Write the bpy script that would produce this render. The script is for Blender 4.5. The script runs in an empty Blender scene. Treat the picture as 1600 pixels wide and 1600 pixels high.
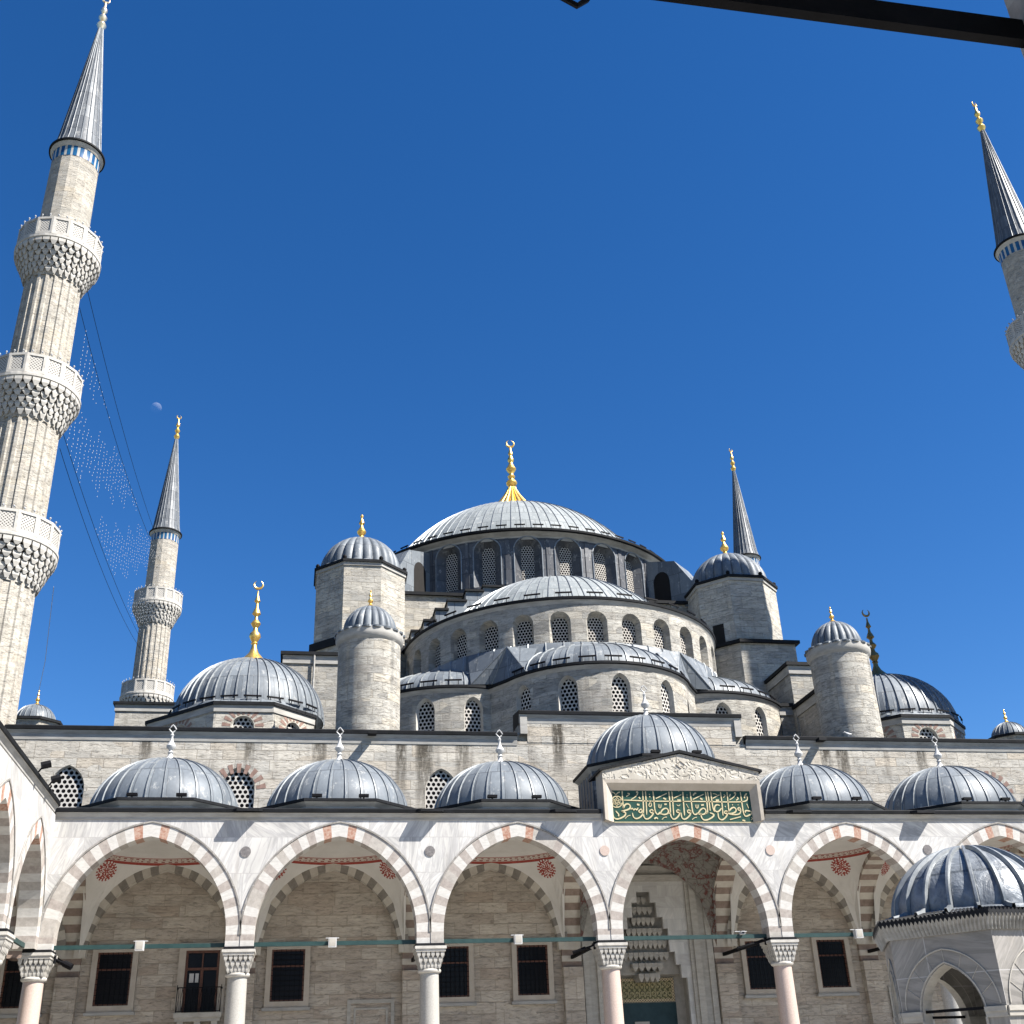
import bpy, math, random
from mathutils import Vector, Matrix
R = math.radians; PI = math.pi; sin = math.sin; cos = math.cos
random.seed(7)
scene = bpy.context.scene
col = scene.collection
# ------------------------------------------------------------------ camera
cam_d = bpy.data.cameras.new('camera'); cam = bpy.data.objects.new('camera', cam_d); col.objects.link(cam)
YAW, PITCH, ROLL = R(11.1204), R(27.1001), R(-2.3198)
f_ = Vector((sin(YAW)*cos(PITCH), cos(YAW)*cos(PITCH), sin(PITCH))); r_ = Vector((cos(YAW), -sin(YAW), 0)); u_ = r_.cross(f_)
r2 = cos(ROLL)*r_ + sin(ROLL)*u_; u2 = -sin(ROLL)*r_ + cos(ROLL)*u_
cam.matrix_world = Matrix(((r2.x, u2.x, -f_.x, -15.811), (r2.y, u2.y, -f_.y, -45.830), (r2.z, u2.z, -f_.z, 1.6), (0, 0, 0, 1)))
cam_d.sensor_width = 36; cam_d.lens = 36*1776.9/1600; cam_d.clip_start = .1; cam_d.clip_end = 9000
scene.camera = cam
# ------------------------------------------------------------------ light
SUN_AZ, SUN_EL = 57, 48.5          # azimuth from -Y towards +X
sd = Vector((sin(R(SUN_AZ))*cos(R(SUN_EL)), -cos(R(SUN_AZ))*cos(R(SUN_EL)), sin(R(SUN_EL))))
sun_d = bpy.data.lights.new('sun', 'SUN'); sun_d.energy = 5.0; sun_d.angle = R(.5); sun_d.color = (1, .95, .88)
sun = bpy.data.objects.new('sun', sun_d); col.objects.link(sun); sun.rotation_euler = sd.to_track_quat('Z', 'Y').to_euler(); sun.location = (60, -60, 80)
w = bpy.data.worlds.new('World'); scene.world = w; w.use_nodes = True
wn = w.node_tree; bg = wn.nodes['Background']
sky = wn.nodes.new('ShaderNodeTexSky'); sky.sky_type = 'NISHITA'; sky.sun_disc = False
sky.sun_elevation = R(SUN_EL); sky.sun_rotation = R(180 - SUN_AZ); sky.altitude = 1200; sky.air_density = 1.0; sky.dust_density = .15; sky.ozone_density = 3.2
hs = wn.nodes.new('ShaderNodeHueSaturation'); hs.inputs['Saturation'].default_value = 1.31; hs.inputs['Hue'].default_value = .507; hs.inputs['Value'].default_value = 1.07; wn.links.new(sky.outputs[0], hs.inputs['Color']); wn.links.new(hs.outputs[0], bg.inputs[0]); bg.inputs[1].default_value = .05
vs = scene.view_settings; vs.view_transform = 'Standard'; vs.look = 'None'; vs.gamma = 1; vs.use_curve_mapping = False; vs.exposure = 1.66
scene.cycles.max_bounces = 7; scene.cycles.diffuse_bounces = 4
# ------------------------------------------------------------------ materials
ALB = .74
class NT:
    def __init__(s, name):
        s.m = bpy.data.materials.new(name); s.m.use_nodes = True; s.t = s.m.node_tree
        s.b = s.t.nodes['Principled BSDF']; s.out = s.t.nodes['Material Output']
    def n(s, typ, ins=None, **at):
        k = s.t.nodes.new(typ)
        for a, v in at.items(): setattr(k, a, v)
        for a, v in (ins or {}).items(): s.i(k, a, v)
        return k
    def i(s, k, a, v):
        if isinstance(v, bpy.types.Node): v = v.outputs[0]
        if isinstance(v, bpy.types.NodeSocket): s.t.links.new(v, k.inputs[a])
        else: k.inputs[a].default_value = v
    def m_(s, op, a, b=0., c=None, clamp=False):
        k = s.n('ShaderNodeMath', {0: a, 1: b}, operation=op, use_clamp=clamp)
        if c is not None: s.i(k, 2, c)
        return k.outputs[0]
    def vm(s, op, a, b=(0, 0, 0)):
        return s.n('ShaderNodeVectorMath', {0: a, 1: b}, operation=op).outputs[0]
    def mix(s, f, a, b, blend='MIX'):
        k = s.n('ShaderNodeMix', data_type='RGBA', blend_type=blend)
        for idx, v in ((0, f), (6, a), (7, b)):
            if isinstance(v, tuple) and len(v) == 3: v = v+(1,)
            s.i(k, idx, v)
        return k.outputs[2]
    def ramp(s, f, stops, interp='LINEAR'):
        k = s.n('ShaderNodeValToRGB', {0: f}); k.color_ramp.interpolation = interp; e = k.color_ramp.elements
        while len(e) > 1: e.remove(e[-1])
        e[0].position = stops[0][0]; e[0].color = g(stops[0][1])
        for p, c in stops[1:]: q = e.new(p); q.color = g(c)
        return k.outputs[0]
    def uv(s): return s.n('ShaderNodeUVMap').outputs[0]
    def obj(s): return s.n('ShaderNodeTexCoord').outputs['Object']
    def mapv(s, v, scale=(1, 1, 1), loc=(0, 0, 0), rot=(0, 0, 0)):
        return s.n('ShaderNodeMapping', {0: v, 'Scale': scale, 'Location': loc, 'Rotation': rot}).outputs[0]
    def noise(s, v, scale, detail=4., rough=.55, dist=0.):
        return s.n('ShaderNodeTexNoise', {'Vector': v, 'Scale': scale, 'Detail': detail, 'Roughness': rough, 'Distortion': dist}).outputs[0]
    def brick(s, v, w, h, mortar=.012, c1=(0, 0, 0), c2=(1, 1, 1), cm=(.5, .5, .5), off=.5, smooth=.1):
        k = s.n('ShaderNodeTexBrick', {'Vector': v, 'Scale': 1., 'Brick Width': w, 'Row Height': h, 'Mortar Size': mortar, 'Mortar Smooth': smooth, 'Color1': c1+(1,), 'Color2': c2+(1,), 'Mortar': cm+(1,)})
        k.offset = off; k.squash = 1.
        return k.outputs[0], k.outputs[1]
    def bump(s, h, strength=.4, dist=.03):
        k = s.n('ShaderNodeBump', {'Strength': strength, 'Distance': dist, 'Height': h}); s.t.links.new(k.outputs[0], s.b.inputs['Normal'])
    def fin(s, color, rough=.8, metal=0., spec=.3):
        if isinstance(color, tuple): color = tuple(x*ALB for x in color[:3])+(1,)
        elif metal < .8: color = s.mix(1., color, (ALB, ALB, ALB), 'MULTIPLY')
        s.i(s.b, 'Base Color', color if not isinstance(color, tuple) or len(color) == 4 else color+(1,))
        s.i(s.b, 'Roughness', rough); s.i(s.b, 'Metallic', metal); s.i(s.b, 'Specular IOR Level', spec)
        return s.m
def g(c):
    if isinstance(c, (int, float)): return (c, c, c, 1)
    return tuple(c)+(1,) if len(c) == 3 else c

def ashlar(name, cols, bw=.95, bh=.42, pit=.55, stain=.5, mortar=(.30, .275, .235), bumpd=.03, seed=0., streak=.5, drips=()):
    t = NT(name); uv = t.uv(); ob = t.obj()
    v = uv
    v = t.vm('ADD', v, (seed, seed*.7, 0))
    # two interleaved courses of different height give irregular ashlar
    c1, m1 = t.brick(v, bw, bh, .016)
    c2, m2 = t.brick(t.vm('ADD', v, (3.3, 0, 0)), bw*1.63, bh*2, .014)
    sel = t.ramp(t.noise(t.mapv(v, (.35, .9, 1)), 1., 1), [(.5, 0), (.56, 1)], 'CONSTANT')
    rnd = t.mix(sel, c1, c2); mort = t.mix(sel, m1, m2)
    base = t.ramp(rnd, list(zip((0, .25, .5, .75, 1), cols)))
    n1 = t.noise(t.mapv(ob, (.5, .5, 1.3)), 1.2, 6, .65); n2 = t.noise(t.mapv(ob, (1, 1, 4.5)), 2.2, 8, .7, .6)
    base = t.mix(1., base, t.ramp(n1, [(.25, .74), (.5, 1.), (.75, 1.16)]), 'MULTIPLY')
    base = t.mix(1., base, t.ramp(n2, [(.30, .50), (.45, .98), (.72, 1.2)]), 'MULTIPLY')
    pits = t.ramp(t.noise(t.mapv(ob, (1, 1, 7)), 2.6, 8, .78, 1.2), [(.0, 1), (.39, 1), (.45, 0)])
    base = t.mix(t.m_('MULTIPLY', pits, pit), base, (.16, .145, .125))
    st = t.ramp(t.noise(t.mapv(ob, (1.1, 1.1, .13)), 1.4, 4, .6), [(.5, 0), (.72, 1)])
    st2 = t.ramp(t.noise(ob, .25, 3), [(.42, 0), (.62, 1)])
    base = t.mix(t.m_('MULTIPLY', t.m_('MULTIPLY', st, st2), stain), base, (.15, .135, .115))
    if drips:   # rain stains below the cornice spouts
        sx = t.n('ShaderNodeSeparateXYZ', {0: ob}); tot = None
        for xi, wi, zl in drips:
            k = t.m_('SUBTRACT', 1., t.m_('DIVIDE', t.m_('ABSOLUTE', t.m_('SUBTRACT', sx.outputs[0], xi)), wi), clamp=True)
            k = t.m_('MULTIPLY', t.m_('MULTIPLY', k, 2.2, clamp=True), t.m_('DIVIDE', t.m_('SUBTRACT', sx.outputs[2], zl), 17.1-zl, clamp=True))
            tot = k if tot is None else t.m_('MAXIMUM', tot, k)
        dn = t.ramp(t.noise(t.mapv(ob, (3, 3, .7)), 2.2, 5, .7), [(.30, 0), (.52, 1)])
        base = t.mix(t.m_('MULTIPLY', t.m_('MULTIPLY', t.m_('POWER', tot, .5), dn), 1.1, clamp=True), base, (.085, .075, .06))
    base = t.mix(t.m_('MULTIPLY', mort, .8), base, mortar)
    hgt = t.m_('ADD', t.m_('MULTIPLY', mort, -1.), t.m_('ADD', t.m_('MULTIPLY', n2, .8), t.m_('MULTIPLY', pits, -.7)))
    hgt = t.m_('ADD', hgt, t.m_('MULTIPLY', t.n('ShaderNodeSeparateColor', {0: rnd}).outputs[0], .9))
    t.bump(hgt, .75, bumpd*1.6)
    return t.fin(base, .88, 0., .2)
M = {}
M['ashlar'] = ashlar('limestone_ashlar', [(.33, .322, .295), (.44, .42, .375), (.51, .48, .415), (.385, .365, .325), (.54, .49, .40)], streak=.5)
M['ashlar_shaded'] = ashlar('shaded_limestone_ashlar', [(.28, .272, .25), (.385, .37, .335), (.46, .44, .39), (.33, .315, .285), (.50, .46, .385)], stain=.65, seed=5.1)  # darker, greyer copy of ashlar for shaded parts, shade put into the colour
M['wall'] = ashlar('cream_limestone_wall', [(.385, .37, .335), (.48, .455, .405), (.54, .505, .44), (.43, .405, .36), (.51, .455, .375)], 1.15, .44, .45, .75, mortar=(.26, .23, .19), bumpd=.025, seed=2.7, drips=((-15.0, .35, 14.8), (-11.2, .28, 14.0), (-10.1, .45, 13.2), (-8.3, .35, 14.8), (-22.8, .3, 15.2), (-18.2, .25, 15.2), (-3.6, .3, 15.0), (10.2, .3, 14.6), (11.1, .35, 13.6), (15.4, .3, 15.0)))
M['minaret'] = ashlar('white_minaret_stone', [(.36, .34, .30), (.44, .415, .365), (.49, .45, .385), (.40, .375, .325), (.47, .42, .34)], .8, .38, .45, .35, seed=8.2, mortar=(.40, .37, .32))
def marble(name, a, vein, sw=1.75, sh=.98, amt=.75, seam=(.45, .44, .43)):
    t = NT(name); uv = t.uv(); ob = t.obj()
    c, m = t.brick(uv, sw, sh, .012)
    ang = t.m_('MULTIPLY', t.n('ShaderNodeSeparateColor', {0: c}).outputs[0], 2.4)
    v = t.n('ShaderNodeVectorRotate', {'Vector': t.vm('ADD', uv, t.vm('MULTIPLY', c, (9, 7, 0))), 'Angle': ang}, rotation_type='Z_AXIS').outputs[0]
    n = t.noise(t.mapv(v, (.45, 3.2, 1)), 1.15, 7, .6, .9)
    veins = t.ramp(n, [(.40, 0), (.485, 1), (.51, .8), (.60, 0)])
    soft = t.ramp(t.noise(t.mapv(v, (.3, 1.1, 1)), 1.3, 4), [(.3, .78), (.6, 1.04)])
    base = t.mix(t.m_('MULTIPLY', veins, amt), a+(1,), vein+(1,))
    base = t.mix(1., base, soft, 'MULTIPLY')
    base = t.mix(t.m_('MULTIPLY', t.ramp(t.noise(t.mapv(ob, (1.6, 1.6, .18)), 1.5, 4), [(.55, 0), (.75, 1)]), .3), base, (.36, .32, .27))
    base = t.mix(1., base, t.ramp(t.n('ShaderNodeSeparateColor', {0: c}).outputs[0], [(0, .86), (1, 1.05)]), 'MULTIPLY')
    base = t.mix(t.m_('MULTIPLY', m, .7), base, seam)
    t.bump(t.noise(ob, 6., 4), .12, .02)
    return t.fin(base, .55, 0., .35)
M['marble'] = marble('veined_marble', (.60, .585, .555), (.34, .335, .335), 2.37, 1.35, .62, (.36, .35, .335))
M['marble_white'] = marble('white_marble', (.60, .585, .55), (.43, .42, .40), .7, .5, .4)
M['marble_grey'] = marble('weathered_grey_marble', (.33, .31, .285), (.20, .19, .17), 1.6, .9, .7)
def plain(name, c1, c2, scale=3., rough=.7, metal=0., spec=.3, bump=.15, stops=(.35, .65), st=(1, 1, 1)):
    t = NT(name); ob = t.obj()
    n = t.noise(t.mapv(ob, st), scale, 6, .65)
    base = t.ramp(n, [(stops[0], c1), (stops[1], c2)])
    if bump: t.bump(n, bump, .02)
    return t.fin(base, rough, metal, spec)
M['vou_white'] = plain('white_voussoir_marble', (.46, .445, .415), (.58, .56, .525), 5., .6, st=(1, 1, 2.5))
M['vou_beige'] = plain('beige_grey_voussoir_stone', (.33, .305, .275), (.44, .41, .37), 6.5, .8)
M['vou_pink'] = plain('pinkish_grey_voussoir_stone', (.285, .25, .225), (.40, .36, .325), 6.5, .8)
M['vou_red'] = plain('orange_breccia', (.30, .13, .08), (.46, .34, .27), 12., .7)
M['vou_cream'] = plain('cream_voussoir_stone', (.47, .43, .365), (.56, .515, .44), 3., .8)
M['vou_grey'] = plain('grey_voussoir_stone', (.20, .18, .155), (.27, .245, .21), 5., .8)
M['vou_brown'] = plain('brown_voussoir_stone', (.21, .155, .125), (.29, .22, .18), 5., .85)
M['vou_brick'] = plain('red_voussoir_stone', (.20, .125, .10), (.30, .20, .165), 6., .85)
M['porphyry'] = plain('dark_grey_roundel_stone', (.12, .11, .11), (.22, .205, .20), 14., .5)
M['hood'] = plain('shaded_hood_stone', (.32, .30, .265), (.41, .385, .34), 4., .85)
M['wall_low'] = ashlar('tan_limestone_wall', [(.40, .345, .285), (.46, .405, .335), (.50, .445, .37), (.43, .375, .31), (.39, .325, .26)], 1.3, .46, .25, .2, mortar=(.33, .28, .22), bumpd=.015, seed=4.4)
M['plaster'] = plain('white_vault_plaster', (.60, .575, .53), (.67, .645, .60), 1.2, .9, bump=.05)
M['stone_trim'] = plain('pale_stone_trim', (.35, .33, .29), (.46, .435, .385), 2.2, .8, st=(1, 1, 3))
M['grey_trim'] = plain('grey_cornice_stone', (.29, .28, .26), (.43, .42, .39), 1.8, .8, st=(.6, .6, 3))
M['frame_stone'] = plain('window_surround_stone', (.40, .355, .295), (.47, .42, .355), 2.5, .8)
M['pink_granite'] = plain('pink_granite', (.43, .335, .285), (.54, .435, .375), 26., .45, spec=.4, bump=.04)
M['grey_granite'] = plain('grey_granite', (.33, .315, .285), (.43, .415, .38), 22., .45, spec=.4, bump=.04)
M['lead_dark'] = plain('dark_lead_edge', (.006, .007, .008), (.014, .015, .018), 2., .7, .0, .15)
M['black_iron'] = plain('black_iron', (.003, .003, .004), (.006, .006, .008), 6., .6, 0., .1)
M['green_iron'] = plain('dark_green_painted_iron', (.012, .038, .038), (.022, .055, .052), 3., .5)
M['bulb'] = plain('frosted_bulb', (.34, .35, .36), (.44, .45, .46), 8., .5)
M['white_paint'] = plain('white_painted_metal', (.48, .48, .475), (.58, .58, .57), 8., .5)
M['white_stone'] = plain('white_carved_stone', (.40, .38, .345), (.54, .52, .475), 3.5, .75)
M['wood'] = plain('dark_red_brown_wood', (.07, .028, .016), (.13, .05, .028), 7., .5)
M['door'] = plain('dark_teal_door_leather', (.010, .035, .042), (.018, .05, .06), 3., .6)
M['glass'] = plain('dark_window_glass', (.004, .004, .006), (.008, .008, .011), 1., .3, 0., .15, 0)
M['dark'] = plain('dark_interior', (.008, .007, .006), (.014, .012, .011), 1., .9, bump=0)
M['green'] = plain('dark_green_enamel', (.007, .045, .030), (.011, .062, .042), 2.5, .45)
M['bird'] = plain('gull_feathers', (.55, .55, .56), (.75, .75, .75), 12., .8)
def gold(name, c, rough=.28):
    t = NT(name); n = t.noise(t.obj(), 5., 4)
    return t.fin(t.ramp(n, [(.35, tuple(x*.82 for x in c)), (.65, c)]), t.m_('ADD', t.m_('MULTIPLY', n, .25), rough-.1), .9, .5)
M['gold'] = gold('gilded_copper', (.86, .56, .16), .34)
M['gold_shaded'] = gold('shaded_gilding', (.26, .19, .08), .5)  # dark copy of the gilding, the minaret's shadow is put into its colour
M['gold_paint'] = plain('gold_lettering', (.46, .39, .22), (.60, .52, .33), 9., .5, .1)
M['copper_white'] = gold('pale_gilding', (.88, .72, .50), .3)
def lead(name, a, b, pw=1., ph=1.25, rough=.40, metal=.45, seam=.5):
    t = NT(name); uv = t.uv(); ob = t.obj()
    c, m = t.brick(uv, pw, ph, .032, off=.5)
    rnd = t.n('ShaderNodeSeparateColor', {0: c}).outputs[0]
    n = t.noise(ob, 1.6, 6, .7, .4); n3 = t.noise(t.mapv(ob, (3, 3, .8)), 2., 5, .7)
    f = t.m_('ADD', t.m_('MULTIPLY', rnd, .5), t.m_('MULTIPLY', n, .55), clamp=True)
    base = t.ramp(f, [(.2, a), (.8, b)])
    base = t.mix(1., base, t.ramp(n3, [(.3, .88), (.5, 1), (.72, 1.1)]), 'MULTIPLY')
    base = t.mix(t.m_('MULTIPLY', t.ramp(t.noise(t.mapv(ob, (1, 1, .6)), 3.2, 6, .75), [(.56, 0), (.66, 1)]), .38), base, (.62, .61, .57))
    base = t.mix(t.m_('MULTIPLY', m, seam), base, tuple(x*.35 for x in a))
    t.bump(t.m_('ADD', t.m_('MULTIPLY', n, .7), t.m_('MULTIPLY', m, 1.)), .35, .03)
    return t.fin(base, t.m_('ADD', t.m_('MULTIPLY', n, .2), rough-.1), metal, .3)
M['lead'] = lead('lead_sheet', (.105, .122, .142), (.205, .23, .252), rough=.55, metal=.1, ph=1.6, seam=.5)
M['lead_light'] = lead('pale_weathered_lead', (.19, .212, .22), (.275, .30, .305), rough=.65, metal=0., seam=.6)
M['lead_slate'] = lead('dark_lead_cladding', (.06, .064, .074), (.115, .12, .13), 1.4, 1.1, .5, .1)
M['lead_rib'] = plain('lead_standing_seam', (.20, .22, .235), (.33, .35, .36), 4., .42, .4)
def dented():
    t = NT('dark_dented_lead'); uv = t.uv(); ob = t.obj()
    n = t.noise(ob, 1.3, 5, .6, .8); n2 = t.noise(ob, 5., 4, .6); c, m = t.brick(uv, 1., 1.35, .035)
    base = t.mix(1., t.ramp(n, [(.35, (.105, .12, .14)), (.62, (.25, .275, .30))]), t.ramp(n2, [(.35, .82), (.6, 1.08)]), 'MULTIPLY')
    base = t.mix(t.m_('MULTIPLY', m, .6), base, (.04, .05, .06))
    t.bump(t.m_('ADD', t.m_('MULTIPLY', n, 1.2), t.m_('ADD', t.m_('MULTIPLY', n2, .35), m)), .6, .10)
    return t.fin(base, .42, .08, .35)
M['lead_dented'] = dented()
M['cone_lead'] = lead('spire_lead', (.09, .10, .115), (.17, .185, .20), .5, 1.1, .5, .1)
def hexgrille(name, plate, hole=(.006, .006, .007), pitch=.19, rad=.37):
    t = NT(name); uv = t.uv()
    def grid(ox, oy):
        v = t.mapv(uv, (1/pitch, 1/(pitch*1.732), 1), (ox, oy, 0))
        v = t.vm('SUBTRACT', t.vm('FRACTION', v), (.5, .5, 0))
        v = t.vm('MULTIPLY', v, (1, 1.732, 0))
        return t.n('ShaderNodeVectorMath', {0: v}, operation='LENGTH').outputs['Value']
    d = t.m_('MINIMUM', grid(0, 0), grid(.5, .5))
    f = t.m_('LESS_THAN', d, rad)
    n = t.noise(t.obj(), 3., 4)
    base = t.mix(f, t.ramp(n, [(.35, tuple(x*.85 for x in plate)), (.65, plate)]), hole)
    t.bump(t.m_('MULTIPLY', f, -1.), .6, .04)
    return t.fin(base, .85, 0., 0.)
M['grille'] = hexgrille('white_honeycomb_window_grille', (.50, .475, .435))
M['grille_wide'] = hexgrille('white_honeycomb_window_grille_wide', (.55, .53, .495), pitch=.235, rad=.36)
def dots(name, plate, hole, pitch, rad, sy=1.):
    t = NT(name); uv = t.uv()
    v = t.vm('SUBTRACT', t.vm('FRACTION', t.mapv(uv, (1/pitch, 1/pitch/sy, 1), (0, 0, 0), (0, 0, 0))), (.5, .5, 0))
    v2 = t.vm('SUBTRACT', t.vm('FRACTION', t.mapv(uv, (1/pitch, 1/pitch/sy, 1), (.5, .5, 0))), (.5, .5, 0))
    L = lambda q: t.n('ShaderNodeVectorMath', {0: q}, operation='LENGTH').outputs['Value']
    f = t.m_('LESS_THAN', t.m_('MINIMUM', L(v), L(v2)), rad)
    t.bump(t.m_('MULTIPLY', f, -1.), .5, .03)
    return t.fin(t.mix(f, plate, hole), .75)
M['lattice'] = dots('pierced_balcony_panel', (.50, .48, .44), (.11, .10, .09), .17, .22)
M['lettering_band'] = dots('gold_scroll_band', (.10, .095, .045), (.30, .27, .14), .24, .26)
M['bead_band'] = dots('gold_bead_border', (.018, .010, .008), (.52, .42, .26), .125, .34)
# red painted vault ornament, drawn in polar uv
def meander():
    t = NT('red_painted_meander'); uv = t.uv()
    c, m = t.brick(uv, .30, .11, .03, (1, 1, 1), (1, 1, 1), (0, 0, 0), .5, .05)
    n = t.noise(t.mapv(uv, (1, 1, 1)), 5., 1)
    wv = t.n('ShaderNodeTexWave', {'Vector': uv, 'Scale': 1.15, 'Distortion': 2.5, 'Detail': 0.}, wave_type='BANDS').outputs[1]
    f = t.m_('MULTIPLY', t.m_('GREATER_THAN', wv, .42), t.m_('SUBTRACT', 1., m))
    return t.fin(t.mix(f, (.50, .43, .37), (.22, .035, .025)), .85)
M['meander'] = meander()
M['red'] = plain('red_vault_paint', (.27, .04, .03), (.36, .07, .05), 9., .85, bump=0)
def relief():
    t = NT('carved_gable_relief'); ob = t.obj()
    v = t.n('ShaderNodeTexVoronoi', {'Vector': t.vm('ADD', ob, t.vm('MULTIPLY', t.n('ShaderNodeTexNoise', {'Vector': ob, 'Scale': 2.5}).outputs[1], (.5, .5, .5))), 'Scale': 6.5}, feature='SMOOTH_F1').outputs[0]
    e = t.ramp(v, [(.25, 0), (.42, 1)]); n = t.noise(ob, 2.2, 6)
    t.bump(e, .8, .05)
    return t.fin(t.mix(1., t.ramp(n, [(.35, (.40, .37, .315)), (.65, (.50, .47, .41))]), t.ramp(e, [(0, .92), (1, 1)]), 'MULTIPLY'), .8)
M['relief'] = relief()
def tiles(name, pitch):
    t = NT(name); uv = t.uv()
    s_ = t.n('ShaderNodeSeparateXYZ', {0: uv})
    fx = t.m_('ABSOLUTE', t.m_('SUBTRACT', t.m_('FRACT', t.m_('DIVIDE', s_.outputs[0], pitch)), .5))
    f = t.m_('LESS_THAN', fx, .30)
    n = t.noise(t.obj(), 2., 3)
    base = t.mix(f, (.48, .46, .42), t.ramp(n, [(.4, (.008, .06, .19)), (.6, (.012, .12, .26))]))
    return t.fin(base, .35)
M['ground'] = None
def ground():
    t = NT('pale_stone_paving'); ob = t.obj()
    c, m = t.brick(ob, 1.2, .8, .012, (.46, .44, .40), (.56, .54, .50), (.3, .28, .26))
    return t.fin(t.mix(1., c, t.ramp(t.noise(ob, .8, 6), [(.3, .8), (.7, 1.12)]), 'MULTIPLY'), .8)
M['ground'] = ground()
M['far_ground'] = plain('dull_far_ground', (.07, .075, .055), (.13, .125, .10), .05, .9)
# ------------------------------------------------------------------ mesh builder
ORG = {}
class MB:
    def __init__(s): s.v = []; s.f = []; s.mi = []; s.uv = []; s.key = {}
    def vid(s, p):
        k = (round(p[0], 4), round(p[1], 4), round(p[2], 4)); i = s.key.get(k)
        if i is None: i = s.key[k] = len(s.v); s.v.append(k)
        return i
    def face(s, pts, m=0, uv=None):
        ids = [s.vid(p) for p in pts]
        out = []; ou = []
        if uv is None:
            a, b, c = Vector(pts[0]), Vector(pts[1]), Vector(pts[-1])
            nn = (b-a).cross(c-a)
            if len(pts) > 3 and nn.length < 1e-9: nn = (Vector(pts[2])-b).cross(a-b)
            if nn.length > 0: nn.normalize()
            if abs(nn.z) > .75: uv = [(p[0], p[1]) for p in pts]
            else:
                h = math.hypot(nn.x, nn.y) or 1; tx, ty = -nn.y/h, nn.x/h
                if abs(tx) > abs(ty):
                    if tx < 0: tx, ty = -tx, -ty
                elif ty < 0: tx, ty = -tx, -ty
                uv = [(p[0]*tx+p[1]*ty, p[2]) for p in pts]
        for i, q in zip(ids, uv):
            if not out or (i != out[-1]): out.append(i); ou.append(q)
        if len(out) > 1 and out[0] == out[-1]: out.pop(); ou.pop()
        if len(set(out)) < 3 or len(set(out)) != len(out): return
        s.f.append(out); s.mi.append(m); s.uv.append(ou)
    def box(s, x0, x1, y0, y1, z0, z1, m=0, T=None):
        P = [(x, y, z) for z in (z0, z1) for y in (y0, y1) for x in (x0, x1)]
        if T: P = [T(*p) for p in P]
        for q in ((0, 1, 3, 2), (4, 6, 7, 5), (0, 4, 5, 1), (2, 3, 7, 6), (0, 2, 6, 4), (1, 5, 7, 3)): s.face([P[i] for i in q], m)
    def prism(s, poly, z0, z1, m=0, top=True, bottom=True, mtop=None):
        n = len(poly)
        for i in range(n):
            a, b = poly[i], poly[(i+1) % n]
            s.face([(a[0], a[1], z0), (b[0], b[1], z0), (b[0], b[1], z1), (a[0], a[1], z1)], m)
        if top: s.face([(p[0], p[1], z1) for p in poly], m if mtop is None else mtop)
        if bottom: s.face([(p[0], p[1], z0) for p in poly][::-1], m)
    def lathe(s, cx, cy, prof, n=48, m=0, a0=0, a1=2*PI, us=None, mats=None, lobes=0, amp=0.):
        # prof: list of (r, z); angle 0 points to -Y
        full = abs(a1-a0-2*PI) < 1e-6
        vv = [0]
        for i in range(1, len(prof)): vv.append(vv[-1]+math.hypot(prof[i][0]-prof[i-1][0], prof[i][1]-prof[i-1][1]))
        for k in range(n):
            A = a0+(a1-a0)*k/n; B = a0+(a1-a0)*(k+1)/n
            fa = fb = 1.
            if lobes: fa = 1-amp*(1-abs(sin(A*lobes/2))**.6); fb = 1-amp*(1-abs(sin(B*lobes/2))**.6)
            for i in range(len(prof)-1):
                (ra, za), (rb, zb) = prof[i], prof[i+1]
                rr = us if us else max(ra, rb, prof[0][0])
                p = [(cx+ra*fa*sin(A), cy-ra*fa*cos(A), za), (cx+ra*fb*sin(B), cy-ra*fb*cos(B), za), (cx+rb*fb*sin(B), cy-rb*fb*cos(B), zb), (cx+rb*fa*sin(A), cy-rb*fa*cos(A), zb)]
                s.face(p, mats[i] if mats else m, [(A*rr, vv[i]), (B*rr, vv[i]), (B*rr, vv[i+1]), (A*rr, vv[i+1])])
    def tube(s, pts, r, m=0, n=6):
        pts = [Vector(p) for p in pts]; rings = []
        for i, p in enumerate(pts):
            d = (pts[min(i+1, len(pts)-1)]-pts[max(i-1, 0)]).normalized()
            a = d.cross(Vector((0, 0, 1)));
            if a.length < .05: a = d.cross(Vector((1, 0, 0)))
            a.normalize(); b = d.cross(a)
            rings.append([p+(a*cos(2*PI*k/n)+b*sin(2*PI*k/n))*r for k in range(n)])
        for i in range(len(rings)-1):
            for k in range(n): s.face([rings[i][k], rings[i][(k+1) % n], rings[i+1][(k+1) % n], rings[i+1][k]], m)
        s.face(rings[0][::-1], m); s.face(rings[-1], m)
    def build(s, name, mats, parent=None, smooth=None, label=None):
        o_ = ORG.get(parent.name, Vector((0, 0, 0))) if parent else Vector((0, 0, 0))
        me = bpy.data.meshes.new(name)
        me.from_pydata([(v[0]-o_.x, v[1]-o_.y, v[2]-o_.z) for v in s.v], [], s.f)
        if not isinstance(mats, (list, tuple)): mats = [mats]
        for k in mats: me.materials.append(M[k] if isinstance(k, str) else k)
        me.polygons.foreach_set('material_index', s.mi)
        ul = me.uv_layers.new(name='UVMap'); flat = [c for q in s.uv for p in q for c in p]; ul.data.foreach_set('uv', flat)
        if smooth is not None:
            me.polygons.foreach_set('use_smooth', [True]*len(s.f)); me.set_sharp_from_angle(angle=R(smooth))
        me.update()
        o = bpy.data.objects.new(name, me); col.objects.link(o)
        if parent: o.parent = parent; ORG[o.name] = o_
        if label: o['label'] = label
        return o
def thing(name, loc, label, cat, group=None):
    o = bpy.data.objects.new(name, None); o.empty_display_size = .5; col.objects.link(o); o.location = loc; ORG[o.name] = Vector(loc)
    tag(o, label, cat, group); return o
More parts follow.
